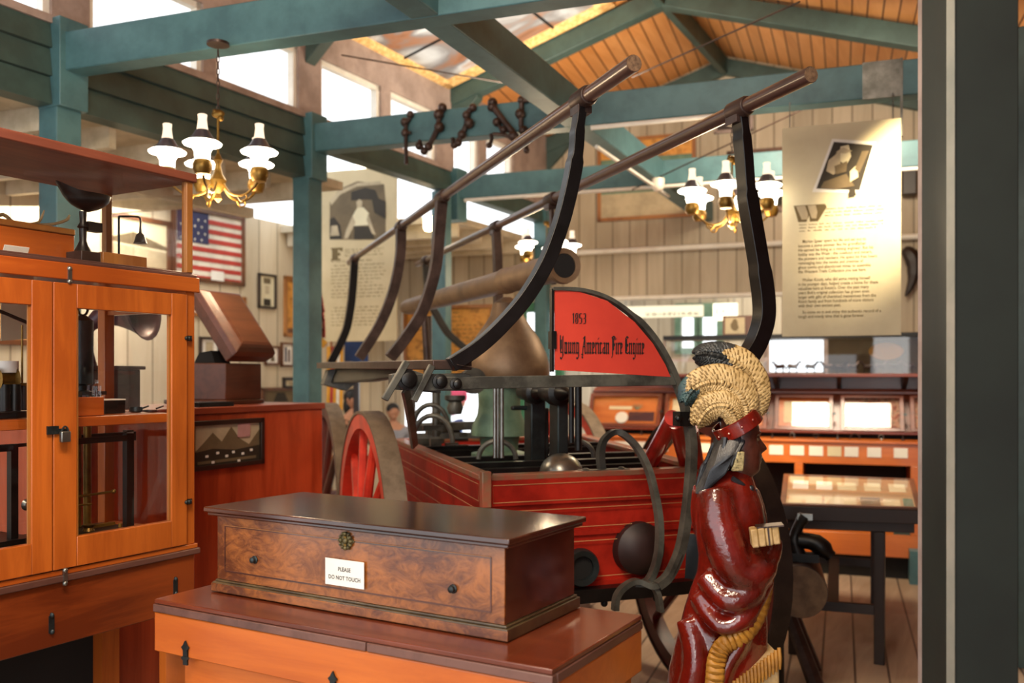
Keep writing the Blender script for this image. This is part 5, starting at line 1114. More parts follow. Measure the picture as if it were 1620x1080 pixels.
para(['Walter Knott, who did some mining himself', 'in his younger days, helped create a home for these', 'valuables here at Knott\'s. Over the past many', 'years Bob\'s original collection has grown even', 'larger with gifts of cherished mementoes from the', 'Knott family and from hundreds of more visitors', 'with their own ancient past.'], .262, .0205)
para(['So come on in and enjoy this authentic record of a', 'tough and rowdy time that is gone forever.'], .108, .0205)
t, pn, pl, uv, w, hh = panel(504, 273, 627, 262, 629, 539, 506, 540, paint('greyish_aged_panel', '#c6b692', .7, 0, '#b8a884', 2), 'pale text panel with an old car photograph and letter F, hung behind the brake poles', 0)
shapes(pn, uv, [([(.14, .60), (.86, .58), (.86, .80), (.84, .90), (.50, .93), (.26, .89), (.14, .82)], M['sepia']), ([(.14, .83), (.25, .88), (.5, .92), (.8, .92), (.8, .90), (.5, .90), (.28, .86), (.16, .80)], M['sepial']), ([(.42, .82), (.42, .87), (.6, .89), (.73, .87), (.78, .81), (.6, .82)], M['inkdk']), ([(.14, .60), (.30, .60), (.28, .68), (.2, .73), (.14, .72)], M['inkdk']), ([(.15, .62), (.27, .62), (.24, .68), (.16, .68)], M['sepial']), ([(.46, .59), (.72, .59), (.66, .66), (.46, .67)], M['inkdk']), ([(.46, .67), (.64, .67), (.65, .74), (.58, .775), (.50, .775), (.44, .73)], M['paper']), ([(.44, .73), (.36, .65), (.33, .60), (.38, .60), (.48, .69)], M['sepial']), ([(.64, .74), (.70, .66), (.74, .61), (.69, .62), (.62, .70)], M['sepial']), ([(.50, .775), (.56, .775), (.57, .81), (.53, .825), (.49, .81)], M['sepial']), ([(.68, .84), (.86, .80), (.86, .70), (.72, .74)], M['inkdk'])], name='printed_photograph')
shapes(pn, uv, [([(.15, .55), (.31, .55), (.31, .525), (.28, .53), (.25, .54), (.25, .52), (.28, .52), (.28, .50), (.25, .505), (.25, .485), (.28, .485), (.28, .475), (.15, .475), (.17, .49), (.17, .535)], M['inkbr'])], name='capital_letter')
word_bars(pn, uv, [(.34, .84, .535), (.34, .80, .52), (.34, .84, .502), (.16, .68, .47)]+[(.20 if i in (0, 6, 12) else .16, [.84, .82, .86, .84, .81, .70, .82, .86, .84, .80, .30, 0, .80, .84, .82, .86, .84, .76][i], .445-i*.0205) for i in range(18) if i not in (10, 11)], M['inkbr'], .0085)
# ================================================================ AISLE WALL PICTURES
def picture(label, pl, x0, y0, x1, y1, x2, y2, x3, y3, fw, fm, back, items, rev=False, cat='picture', nm='framed_picture', off=.012):
    t = thing(nm, label, cat); t.location = pl((x0+x1)/2, (y2+y3)/2)
    pic, uv = framed(t, pl, x0, y0, x1, y1, x2, y2, x3, y3, fw, fm, back, off)
    if items: shapes(pic, uv, items)
    return t, pic, uv
cream_, blu = M['paper2'], M['flagblue']
stars = [([(.02+.055*i, .58+.095*j+.03), (.045+.055*i, .58+.095*j+.045), (.06+.055*i-.01, .58+.095*j+.02), (.04+.055*i, .58+.095*j)], M['flagwhite']) for i in range(8) for j in range(4) if (i+j) % 2 == 0]
picture('large framed American flag on the aisle wall beside the glass vitrine', AW, 270, 322, 384, 343, 386, 453, 270, 441, .035, M['frame'], M['flagwhite'], [([(.06, .02+.131*i+.0), (.95, .02+.131*i+.0), (.95, .085+.131*i), (.06, .085+.131*i)], M['flagred']) for i in range(7)]+[([(.06, .52), (.48, .52), (.48, .95), (.06, .95)], M['flagblue'])]+[([(a*.8+.08, b*.95-.01) for a, b in q], mt) for q, mt in stars]+[([(.50, .04), (.68, .04), (.68, .17), (.50, .17)], M['paper2'])], nm='framed_flag', cat='flag')
picture('wide framed row of prints under the framed flag, partly behind the music box', AW, 300, 462, 387, 469, 387, 505, 300, 500, .03, M['framelt'], cream_, [([(.08+.2*i, .2), (.2+.2*i, .2), (.2+.2*i, .8), (.08+.2*i, .8)], M['sepial']) for i in range(4)])
picture('narrow upright framed print in the middle of the aisle wall', AW, 407, 432, 435, 435, 434, 489, 407, 487, .02, M['framed'], M['paper'], [([(.3, .72), (.7, .72), (.7, .88), (.3, .88)], M['sepia']), ([(.38, .42), (.62, .42), (.62, .66), (.38, .66)], M['sepial']), ([(.3, .08), (.7, .08), (.7, .28), (.3, .28)], M['inkdk'])])
picture('tall brown framed document beside the green post on the aisle wall', AW, 448, 437, 486, 440, 486, 535, 448, 531, .035, M['framelt'], M['map'], [([(.1, .04), (.9, .04), (.9, .14), (.1, .14)], M['frame'])])
picture('small framed print with a dark figure, left of the pair low on the aisle wall', AW, 417, 546, 440, 548, 440, 578, 417, 577, .02, M['frame'], cream_, [([(.4, .2), (.7, .2), (.6, .7), (.45, .6)], M['sepia'])])
picture('small framed print with blue figures, right of the pair low on the aisle wall', AW, 443, 541, 463, 542, 463, 580, 443, 580, .02, M['frame'], cream_, [([(.3, .2), (.45, .2), (.45, .8), (.3, .8)], M['flagblue']), ([(.55, .2), (.7, .2), (.7, .7), (.55, .7)], M['maroon'])])
picture('grey framed certificate beside the green post, low on the aisle wall', AW, 447, 596, 474, 597, 474, 616, 445, 614, .03, M['framed'], M['paper'], [([(.3, .3), (.7, .3), (.7, .6), (.3, .6)], M['sepial'])])
picture('low wide framed picture just above the red counter', AW, 412, 612, 472, 613, 472, 645, 412, 645, .03, M['frame'], M['sepia'], [([(.3, .3), (.7, .3), (.6, .75), (.4, .75)], M['inkdk'])])
picture('large dark framed landscape behind the glass vitrine on the aisle wall', AW, 168, 338, 268, 346, 268, 430, 168, 428, .04, M['frame'], M['paper'], [([(.05, .1), (.95, .1), (.95, .4), (.05, .45)], M['sepial']), ([(.05, .55), (.4, .7), (.95, .5), (.95, .44), (.05, .48)], M['sepia'])])
picture('small framed print right behind the hinge of the music box', AW, 314, 532, 345, 534, 345, 572, 314, 572, .02, M['framed'], cream_, [([(.3, .2), (.7, .2), (.7, .8), (.3, .8)], M['sepial'])])
picture('aged brown framed map on the aisle wall seen through the left cabinet door', AW, -60, 455, 60, 462, 60, 545, -60, 545, .04, M['frame'], M['map'], [])
for px_, py_, l in ((383, 397, 'a'), ): pass
# flag on a pole
fp_ = thing('standing_flag', 'American flag with gold fringe furled on a pole behind the green post', 'flag', tuple(G(506, 760, 0)))
m = MB(); p0 = P(500, 330, 7.3); m.cyl(V((p0.x, p0.y, 0)), p0, .014); m.lathe([(.12, 0), (.12, .02), (.03, .05)], V((p0.x, p0.y, 0))); obj('flag_pole', m, M['framelt'], fp_)
def cloth(parent, x0, x1, ytop, ybot, Y, mats, nm):
    m = MB(); ns = 7
    for k in range(ns):
        xs = [x0+(x1-x0)*(k/ns), x0+(x1-x0)*((k+1)/ns)]; m.mi = k % 2
        rows = [[P(500+(x-500)*(.35+.65*(i/8)**.7)+2*math.sin(i*.7+x*.3), ytop+(ybot-ytop)*i/8+abs(x-x0)*.35*(i/8), Y+.05*math.sin(x*.9)) for x in xs] for i in range(9)]
        for a, b in zip(rows, rows[1:]): m.quad(a[0], a[1], b[1], b[0])
    o = obj(nm, m, mats, parent); so = o.modifiers.new('thick', 'SOLIDIFY'); so.thickness = .008; return o
cloth(fp_, 494, 514, 425, 528, 7.28, [M['flagred'], M['flagwhite']], 'cloth')
m = MB(); m.tube(smooth_path([P(493, 528, 7.25), P(503, 536, 7.25), P(515, 546, 7.25)], 3), .03, 8); obj('gold_fringe', m, M['gold'], fp_)
f2 = thing('standing_flag', 'red white and gold flag behind the far brake arms, below the left text panel', 'flag', tuple(G(528, 740, 0)))
m = MB(); p0 = P(524, 480, 8.1); m.cyl(V((p0.x, p0.y, 0)), p0, .012); obj('flag_pole', m, M['framelt'], f2)
m = MB()
for k, mt in enumerate(range(5)):
    m.mi = [0, 1, 0, 2, 0][k]; x = 517+k*5; m.hexa([P(a, b, Y_) for b in (648, 548) for a, Y_ in ((x-1+ (b == 548)*3, 8.05), (x+5+(b == 548)*1, 8.05), (x+5, 8.1), (x, 8.1))])
obj('cloth', m, [M['gold'], M['flagred'], M['flagwhite']], f2)
m = MB(); m.hexa([P(a, b, Y_) for b in (572, 515) for a, Y_ in ((545, 8.2), (583, 8.2), (583, 8.3), (545, 8.3))]); bb_ = tag(obj('blue_banner', m, M['blueblk']), 'plain blue banner board below the left text panel', 'banner')
bb_.data.transform(Matrix.Translation((0, 0, 0)))
m = MB(); pz = P(564, 572, 8.25); m.box(V((pz.x, pz.y, pz.z/2)), (.05, .05, pz.z)); obj('stand', m, M['framed'], bb_)
# ================================================================ FREESTANDING MAP BOARD AND VISITORS
mbp = Plane(P(700, HZ, 8.0), Wd)
mp = thing('map_board', 'old yellow-brown map mounted on a board behind the squirt pipe', 'map', tuple(mbp(700, 876)))
mp.location.z = 0
pic, uv = framed(mp, mbp, 640, 488, 782, 478, 782, 603, 640, 603, .03, M['framelt'], M['map'])
word_bars(pic, uv, [(random.uniform(.05, .3), random.uniform(.6, .95), .08+i*.055) for i in range(16)], M['inkbr'], .02, 'map_lettering')
m = MB()
for x in (650, 772): q = mbp(x, HZ, -.03); m.box(V((q.x, q.y, .8)), (.05, .04, 1.6), Wd)
obj('post', m, M['framed'], mp)
def person(label, x, y, hgt, face, shirt, pants, hair, bend=0, arms=.25, long=False):
    t = thing('person', label, 'person', (0, 0, 0)); s = hgt/1.72
    import bmesh
    d = V((math.cos(face), math.sin(face), 0)); sd = V((-d.y, d.x, 0))
    def q(f, l, z): return d*f*s+sd*l*s+V((0, 0, z*s))
    b = bend
    def skin(name, vs, es, rs, mat, root=0):
        me = bpy.data.meshes.new(name); me.from_pydata([tuple(v) for v in vs], es, []); me.materials.append(mat); o = bpy.data.objects.new(name, me); COL.objects.link(o); attach(o, t)
        o.modifiers.new('skin', 'SKIN').use_smooth_shade = True
        for i, r in enumerate(rs): me.skin_vertices[0].data[i].radius = (r*s, r*s); me.skin_vertices[0].data[i].use_root = (i == root)
        o.modifiers.new('sub', 'SUBSURF').levels = 1; o.modifiers['sub'].render_levels = 1; return o
    body = skin('body', [q(0, 0, .95), q(b*.2, 0, 1.15), q(b*.5, 0, 1.38), q(b*.62, 0, 1.48), q(b*.7, 0, 1.55), q(b*.5, .17, 1.38), q(b*.5+.05, .23, 1.12), q(b*.5+arms, .2, .98), q(b*.5+arms+.08, .19, .96), q(b*.5, -.17, 1.38), q(b*.5+.05, -.23, 1.12), q(b*.5+arms, -.2, .98), q(b*.5+arms+.08, -.19, .96)],
        [(0, 1), (1, 2), (2, 3), (3, 4), (2, 5), (5, 6), (6, 7), (7, 8), (2, 9), (9, 10), (10, 11), (11, 12)], [.13, .12, .13, .05, .055, .055, .042, .032, .03, .055, .042, .032, .03], M['fskin'])
    skin('shirt', [q(0, 0, .93), q(b*.2, 0, 1.15), q(b*.5, 0, 1.42), q(b*.5, .18, 1.38), q(b*.5+.03, .235, 1.15), q(b*.5, -.18, 1.37), q(b*.5+.03, -.235, 1.15)], [(0, 1), (1, 2), (2, 3), (3, 4), (2, 5), (5, 6)], [.155, .15, .15, .075, .062, .075, .062], shirt)
    skin('trousers', [q(0, 0, .97), q(0, .1, .85), q(.02, .11, .48), q(0, .11, .08), q(0, -.1, .85), q(.02, -.11, .48), q(0, -.11, .08)], [(0, 1), (1, 2), (2, 3), (0, 4), (4, 5), (5, 6)], [.14, .09, .065, .05, .09, .065, .05], pants)
    m = MB()
    for l in (.11, -.11): m.ball(q(.06, l, .035), (.1*s, .06*s, .035*s), 10)
    obj('shoes', m, M['black'], t)
    m = MB(); hc = q(b*.75, 0, 1.62); m.ball(hc, (.082*s, .08*s, .11*s), 16); m.ball(hc+d*.085*s-V((0, 0, .015*s)), .018*s, 8); m.ball(hc+d*.05*s-V((0, 0, .07*s)), .045*s, 10)
    for l in (-1, 1): m.ball(hc+sd*l*.083*s, (.015*s, .015*s, .028*s), 8)
    obj('head', m, M['fskin'], t)
    m = MB(); m.ball(hc-d*.022*s+V((0, 0, .03*s)), (.095*s, .095*s, .10*s), 16)
    if long: m.ball(hc-d*.06*s-V((0, 0, .08*s)), (.07*s, .09*s, .13*s), 14)
    obj('hair', m, hair, t); t.location = (x, y, 0); return t
person('person in a pink shirt and blue jeans seen through the engine frame', (716-CX)/F*13.5, 13.5, 1.66, 2.2, M['shirt'], M['jeans'], M['dhair'])
person('person with black hair beside the tall flag, behind the near left wheel', (558-CX)/F*8.6, 8.6, 1.36, -.6, M['black'], M['maroon'], M['dhair'], long=True)
person('person in a light grey jacket seen behind the near left wheel', (622-CX)/F*9.0, 9.0, 1.22, -1.2, M['greyc'], M['maroon'], M['dhair'])
ORD = ['first', 'second', 'third', 'fourth', 'fifth', 'sixth', 'seventh', 'eighth', 'ninth', 'tenth', 'eleventh', 'twelfth', 'thirteenth', 'fourteenth', 'fifteenth', 'sixteenth']
# ================================================================ RIGHT-HAND TABLE
def quadbox(m, c, z0, z1):                                   # prism over four ground points
    return m.hexa([V((p.x, p.y, z)) for z in (z0, z1) for p in c])
tz = .83
TF = [G(1234, 796, tz), G(1459, 803, tz), G(1446, 757, tz), G(1240, 749, tz)]
def tq(u, v, z=0): a = TF[0]*(1-u)+TF[1]*u; b = TF[3]*(1-u)+TF[2]*u; p = a*(1-v)+b*v; return V((p.x, p.y, z))
def tqb(m, u0, u1, v0, v1, z0, z1): return quadbox(m, [tq(u0, v0), tq(u1, v0), tq(u1, v1), tq(u0, v1)], z0, z1)
tt = thing('display_table', 'dark-legged table with a pale glass-covered display top on the right', 'table', tuple(tq(.5, .5)))
m = MB(); tqb(m, 0, 1, 0, 1, tz-.085, tz-.012); tqb(m, .05, .95, .04, .96, tz-.14, tz-.085); obj('case', m, M['framed'], tt, bevel=.003)
m = MB()
for q in ((0, 1, 0, .03), (0, 1, .97, 1), (0, .04, .03, .97), (.96, 1, .03, .97)): tqb(m, *q, tz-.012, tz)
obj('top_frame', m, M['frame'], tt, bevel=.002)
m = MB(); tqb(m, .04, .96, .03, .97, tz-.0121, tz-.010); bed = obj('display_bed', m, paint('tan_display_lining', '#b99a72', .5, 0, '#a88560', 3), tt)
m = MB(); m.quad(tq(.04, .03, tz-.002), tq(.96, .03, tz-.002), tq(.96, .97, tz-.002), tq(.04, .97, tz-.002)); obj('top_pane', m, M['glass'], tt)
papers = MB(); mats_ = [M['paper'], M['paper2'], M['sepia'], M['verdi']]
for i, (u0, u1, v0, v1, k) in enumerate(((.06, .3, .06, .3, 0), (.32, .55, .06, .28, 0), (.58, .72, .08, .3, 2), (.74, .86, .06, .26, 0), (.88, .95, .07, .3, 3), (.08, .2, .5, .8, 1), (.26, .38, .5, .8, 1), (.42, .56, .5, .78, 0), (.62, .74, .5, .8, 0), (.8, .92, .5, .8, 0))):
    papers.mi = k; tqb(papers, u0, u1, v0, v1, tz-.010, tz-.0085)
obj('papers', papers, mats_, bed, smooth=False)
for u, v in ((.71, .05), (.10, .10), (.71, .92), (.12, .92)):
    m = MB(); p = tq(u, v); m.box(p+V((0, 0, (tz-.14)/2)), (.052, .052, tz-.14), U); obj('leg', m, M['framed'], tt, bevel=.003)
m = MB(); m.bar(tq(.10, .08, .28), tq(.71, .05, .28), .03, .05); m.bar(tq(.12, .92, .28), tq(.71, .92, .28), .03, .05); m.bar(tq(.38, .07, .285), tq(.40, .92, .285), .06, .03); obj('stretcher', m, M['framed'], tt)
# ================================================================ LONG COUNTER WITH CASES
k0 = V(((1330-CX)/F*6.88, 6.88, 0)); CP = Plane(k0, Wd)
def ct(px, off=0): q = Plane(k0+CP.n*off, Wd)(px, HZ); return (q-CP.o).dot(CP.d)
def cbx(m, t0, t1, o0, o1, z0, z1): return m.hexa([CP.at(t, z, o) for z in (z0, z1) for t, o in ((t0, o0), (t1, o0), (t1, o1), (t0, o1))])
tL, tR = ct(915), ct(1500)
cn = thing('display_counter', 'long orange wooden counter with a row of caption cards across the back of the hall', 'counter', tuple(CP.at((tL+tR)/2, 0, -.35)))
m = MB(); cbx(m, tL, tR, -.7, 0, .84, 1.0); cbx(m, tL, tR, -.7, 0, .165, .33)
for a, b in ((ct(1257), ct(1270)), (ct(1441), tR), (ct(1060), ct(1075)), (tL, ct(928))): cbx(m, a, b, -.7, 0, .33, .84)
obj('body', m, M['counter'], cn, bevel=.003)
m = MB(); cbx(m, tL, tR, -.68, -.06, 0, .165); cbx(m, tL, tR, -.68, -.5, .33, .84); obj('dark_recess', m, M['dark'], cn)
m = MB(); cbx(m, tL, tR, -.7, .015, 1.0, 1.018); obj('worktop', m, M['counter'], cn, bevel=.003)
m = MB(); cbx(m, ct(1414), ct(1440), -.05, -.02, .33, .42); obj('grey_door', m, M['dkgreen'], cn)
CL_ = {1425: 'rightmost pale caption card on the orange counter front', 1383: 'second pale caption card from the right end of the orange counter', 1347: 'pale caption card just right of the yellowish one on the counter front', 1291: 'pale caption card just left of the yellowish one on the counter front', 1261: 'second pale caption card to the left of the yellowish one', 1228: 'pale caption card on the counter front, level with the carved figure\'s nose'}
for k_, x_ in enumerate((945, 985, 1018, 1045, 1085, 1113, 1140)): CL_[x_] = ORD[k_]+' pale caption card from the left end of the orange counter front'
for i, (px, h) in enumerate(((1228, 22), (1261, 22), (1291, 22), (1320, 22), (1347, 22), (1383, 22), (1425, 22), (1140, 22), (1113, 22), (1085, 24), (1045, 24), (1018, 24), (985, 26), (945, 26))):
    m = MB(); t0 = ct(px-h/2); t1 = ct(px+h/2); cbx(m, t0, t1, 0.001, .005, .90, .972)
    y = px == 1320; o = obj('caption_card', m, M['paper'] if y else M['paper2'])
    if y: tag(o, 'yellowish caption card in the row on the orange counter front', 'card')
    else: tag(o, CL_[px], 'card', 'caption cards on the counter front')
# sloping wall cases
def slope(t, z, k=0): return CP.at(t, z, -.30-(z-1.07)*.55+k)
su = thing('sloping_case_unit', 'reddish wooden row of sloping glass-fronted cases above the orange counter', 'display case', tuple(CP.at((tL+tR)/2, 1.02, -.5)))
m = MB(); cbx(m, tL, tR, -.62, -.59, 1.38, 1.495); m.hexa([CP.at(t, z, o) for z, o2, o1 in ((1.02, -.34, -.62), (1.40, -.52, -.62)) for t, o in ((tL, o2), (tR, o2), (tR, o1), (tL, o1))]); obj('back', m, M['shelfwood'], su)
m = MB(); cbx(m, tL, tR, -.62, -.24, 1.055, 1.075); cbx(m, tL, tR, -.62, -.46, 1.36, 1.38); obj('rails', m, M['shelfwood'], su, bevel=.003)
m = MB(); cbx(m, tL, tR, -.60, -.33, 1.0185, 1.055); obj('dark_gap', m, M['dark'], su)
wcase = emit('case_strip_light', '#ffdf9a', 4)
units = [(932, 1046, 'lit'), (1052, 1128, 'lit2'), (1134, 1214, 'lit2'), (1226, 1318, 'lit3'), (1330, 1430, 'dk'), (1440, 1495, 'dk2')]
def sq(m, t0, t1, z0, z1, k, th=.004): return m.prism([slope(t0, z0, k), slope(t1, z0, k), slope(t1, z1, k), slope(t0, z1, k)], CP.n*th)
for i, (x0, x1, kd) in enumerate(units):
    t0, t1 = ct(x0, -.35), ct(x1, -.35)
    m = MB(); 
    for q in ((t0, t0+.03, 1.08, 1.355), (t1-.03, t1, 1.08, 1.355), (t0+.03, t1-.03, 1.08, 1.105), (t0+.03, t1-.03, 1.33, 1.355)): sq(m, *q, .03, .02)
    fr2 = obj('sloping_door', m, M['shelfwood'], su, bevel=.002)
    g = MB(); g.quad(slope(t0+.03, 1.105, .035), slope(t1-.03, 1.105, .035), slope(t1-.03, 1.33, .035), slope(t0+.03, 1.33, .035)); obj('pane', g, M['glass'], fr2)
    m = MB(); sq(m, t0+.03, t1-.03, 1.105, 1.33, .004, .003); obj('lining', m, M['counter'] if kd != 'dk' and kd != 'dk2' else mottled('colourful_small_prints', ['#3a2018', '#8a3a24', '#b0856a', '#5a4a3a', '#c06a4a'], 30), fr2)
    m = MB(); sq(m, t1-.005, t1+.02, 1.2, 1.215, .055, .02); obj('catch', m, M['grey'], fr2)
    w = t1-t0-.06
    def pic_(u0, u1, v0, v1, mt, nm, lab, cat='print', grp=None):
        m = MB(); sq(m, t0+.03+w*u0, t0+.03+w*u1, 1.105+.225*v0, 1.105+.225*v1, .0075, .003); tag(obj(nm, m, mt), lab, cat, grp)
    if kd == 'lit':
        m = MB(); p = slope(t0+.03+w*.46, 1.15, .012); m.lathe([(.055, 0), (.05, .006), (.03, .004)], p, (slope(0, 1.2)-slope(0, 1.1)).cross(CP.d)*-1, 20); tag(obj('white_plate', m, M['paper2']), 'round white plate in the leftmost sloping case', 'plate')
        pic_(.56, .95, .08, .42, M['maroon'], 'small_print', 'dark reddish print beside the white plate in the leftmost sloping case'); pic_(.25, .6, .5, .62, M['paper'], 'small_print', 'cream strip of paper above the white plate in the leftmost sloping case')
        m = MB(); rr = slope(t0+.03+w*.68, 1.22, .012)
        for q in range(9): a = q*.7; m.tube([rr, rr+CP.d*.05*math.cos(a)+(slope(0, 1.25)-slope(0, 1.2))*(.5+.5*abs(math.sin(a)))], [.005, .002], 5)
        tag(obj('dried_plant', m, M['verdi']), 'small green plant specimen in the leftmost sloping case', 'plant')
    if kd == 'lit2': pic_(.08, .9, .15, .9, M['paper'], 'pale_document', 'large pale document filling the sloping case behind the carved figure' if x0 > 1100 else 'large pale document in the second sloping case, behind the quarter guard', 'document')
    if kd == 'lit3':
        pic_(.1, .46, .12, .85, M['paper'], 'pale_document', 'pale sheet at the left of the sloping case under the shelf bracket', 'document'); pic_(.54, .95, .12, .85, M['paper2'], 'old_photograph', 'black and white photograph beside the pale sheet in the sloping case', 'photograph')
# small iron tools lying under the cases
for i in range(16):
    px = 940+i*35; t = ct(px); m = MB(); a = CP.at(t, 1.021, -.12); dx = CP.d*random.uniform(-.05, .06); k = i % 3
    if k == 0: m.tube(smooth_path([a, a+V((0, 0, .03)), a+dx+V((0, 0, .045)), a+dx*1.6+V((0, 0, .002))], 3), .004, 6)
    elif k == 1: m.tube([a+V((0, 0, .022))+CP.d*.018*math.cos(q)+V((0, 0, .018*math.sin(q))) for q in [2*math.pi*j/10 for j in range(10)]], .0035, 6, closed=True)
    else: m.lathe([(.012, 0), (.012, .012), (.004, .016), (.004, .045)], a, n=10)
    tag(obj(('bent_iron', 'iron_ring', 'small_stamp')[k], m, M['steel'] if i % 2 else M['ironbr']), ORD[i//3]+(' bent iron rod', ' upright iron ring', ' little iron stamp')[k]+' from the left on the orange counter top', 'tool', ('bent irons on the counter', 'iron rings on the counter', 'iron stamps on the counter')[k])
# shelf on brackets with the long glass case
sh = thing('wall_shelf', 'long reddish shelf on brackets carrying the glass case of horse figures', 'shelf', tuple(CP.at((tL+tR)/2, 1.38, -.5)))
t5 = ct(1050, -.3)
m = MB(); cbx(m, t5, tR, -.62, -.25, 1.495, 1.52); obj('board', m, M['shelfwood'], sh, bevel=.003)
for px in (1226, 1328, 1434, 1130):
    m = MB(); t = ct(px, -.3); m.prism([CP.at(t-.02, 1.381, -.6), CP.at(t-.02, 1.495, -.6), CP.at(t-.02, 1.495, -.28), CP.at(t-.02, 1.46, -.32), CP.at(t-.02, 1.40, -.56)], CP.d*.035); obj('bracket', m, M['framed'], sh)
gcs = thing('long_glass_case', 'long glass case with a black top rail above the orange counter, full of horse figures', 'display case', tuple(CP.at((t5+tR)/2, 1.521, -.45)))
m = MB(); cbx(m, t5, tR, -.62, -.27, 1.80, 1.835); obj('top_rail', m, M['black'], gcs)
m = MB(); cbx(m, t5, t5+.02, -.3, -.28, 1.521, 1.8); t6 = ct(1214, -.28); cbx(m, t6, t6+.016, -.3, -.28, 1.521, 1.8); cbx(m, t5, t6, -.30, -.285, 1.62, 1.645); obj('frame_bar', m, M['trimw'], gcs)
g = MB(); g.quad(CP.at(t5, 1.521, -.28), CP.at(tR, 1.521, -.28), CP.at(tR, 1.80, -.28), CP.at(t5, 1.80, -.28)); obj('front_pane', g, M['glass'], gcs)
g = MB(); cbx(g, ct(1310, -.6), tR, -.62, -.61, 1.521, 1.8); obj('back_board', g, M['sepia'], gcs)
m = MB(); c_ = CP.at(ct(1402, -.6), 1.70, -.6); m.lathe([(.13, 0), (.12, .008), (.09, .004), (.001, .004)], c_, CP.n, 28)
for v in m.v: v.z = c_.z+(v.z-c_.z)*.55
tag(obj('oval_platter', m, M['gold']), 'oval yellow platter at the back of the long glass case', 'plate')
def horse(k):
    me = MB(); s = .053
    def q(a, b, z): return V((a*s, b*s, z*s))
    me.tube(smooth_path([q(-.75, 0, 1.05), q(-.45, 0, 1.15), q(.1, 0, 1.08), q(.55, 0, 1.15)], 3), [.16*s, .3*s, .34*s, .33*s, .3*s, .3*s, .3*s, .32*s, .3*s, .22*s][:10], 8)
    me.tube([q(.5, 0, 1.2), q(.85, 0, 1.65), q(.95, 0, 1.85)], [.24*s, .15*s, .12*s], 8); me.tube([q(.88, 0, 1.88), q(1.25, 0, 1.62)], [.13*s, .08*s], 8)
    for a, b in ((-.6, .15), (-.6, -.15), (.5, .15), (.5, -.15)): me.tube([q(a, b, 1.0), q(a+.06, b, .5), q(a, b, 0)], [.13*s, .07*s, .07*s], 6)
    me.tube([q(-.78, 0, 1.2), q(-.98, 0, .8), q(-1.0, 0, .45)], [.07*s, .09*s, .04*s], 6); return me
h0 = None
for i, px in enumerate((1232, 1256, 1284, 1308, 1330, 1350, 1372, 1394, 1416, 1436)):
    o_ = -.37 if i % 2 else -.50; p = CP.at(ct(px, o_), 1.521, o_)
    if h0 is None:
        h0 = obj('horse_figure', horse(0), M['ironbr']); z0 = h0.location.copy(); h0.location = p
        tag(h0, 'horse', 'figurine', 'horse figures in the long glass case')
    else:
        h_ = h0.copy(); COL.objects.link(h_); h_.location = p
    (h0 if i == 0 else h_)['label'] = ORD[i]+' dark horse figure from the left in the long glass case'
    (h0 if i == 0 else h_).rotation_euler = (0, 0, -.35+random.uniform(-.4, .4)+(math.pi if i % 3 == 0 else 0))
# portrait and lit signs above the case
m_ = thing('portrait_box', 'wooden framed pencil portrait standing on top of the long glass case', 'picture', tuple(CP.at(ct(1165, -.4), 1.836, -.45)))
PP2 = Plane(k0+CP.n*-.42, Wd)
m = MB(); a, b = (PP2(1143, 520)-CP.o).dot(CP.d), (PP2(1190, 520)-CP.o).dot(CP.d); cbx(m, a, b, -.56, -.43, 1.836, 2.0); obj('case', m, M['frame'], m_, bevel=.003)
m = MB(); cbx(m, a+.02, b-.06, -.43, -.427, 1.85, 1.985); pc = obj('drawing', m, M['sepial'], m_)
m = MB(); cc = CP.at((a+b)/2-.02, 1.925, -.426); m.prism([cc+CP.d*.03*math.cos(q)*(1.2 if q > 3.14 else .8)+V((0, 0, .05*math.sin(q))) for q in [2*math.pi*j/12 for j in range(12)]], CP.n*.001); obj('drawn_head', m, M['sepia'], pc)
XS = Plane(EW.at(0, 0)+EW.n*-1.0, Wd)
def lit(px0, px1, y0, y1, mat, nm, lab, cat):
    a, b = XS(px0, y0), XS(px1, y1); t0, t1 = (a-XS.o).dot(XS.d), (b-XS.o).dot(XS.d); m = MB(); m.hexa([XS.at(t, z, o) for z in (b.z, a.z) for t, o in ((t0, 0), (t1, 0), (t1, -.06), (t0, -.06))])
    o = tag(obj(nm, m, mat, bevel=.006), lab, cat)
    m = MB()
    for t in (t0+.03, t1-.03): m.cyl(XS.at(t, a.z, -.03), XS.at(t, 2.999, -.03), .005, 6)
    obj('hanger', m, M['steel'], o); return o, a, b
o, a, b = lit(1128, 1166, 480, 506, emit('lit_exit_sign', '#fff0cc', 2.2), 'exit_sign', 'glowing white exit sign in the room beyond, above the portrait', 'sign')
text_obj('lettering', 'EXIT', XS.at(((a+b)/2-XS.o).dot(XS.d), (a.z+b.z)/2-.03, .003), Wd, .10, M['inkbr'], o, 1, align='CENTER')
o, a, b = lit(985, 1112, 485, 500, emit('long_lit_sign', '#ffeec8', 1.1), 'light_fixture', 'long glowing light box hanging in the room beyond the counter', 'light')
word_bars(o, lambda u, v, k=0: XS.at((a-XS.o).dot(XS.d)+((b-a).dot(XS.d))*u, b.z+(a.z-b.z)*v, .003), [(.3, .95, .3)], M['inkbr'], .3, 'sign_lettering')
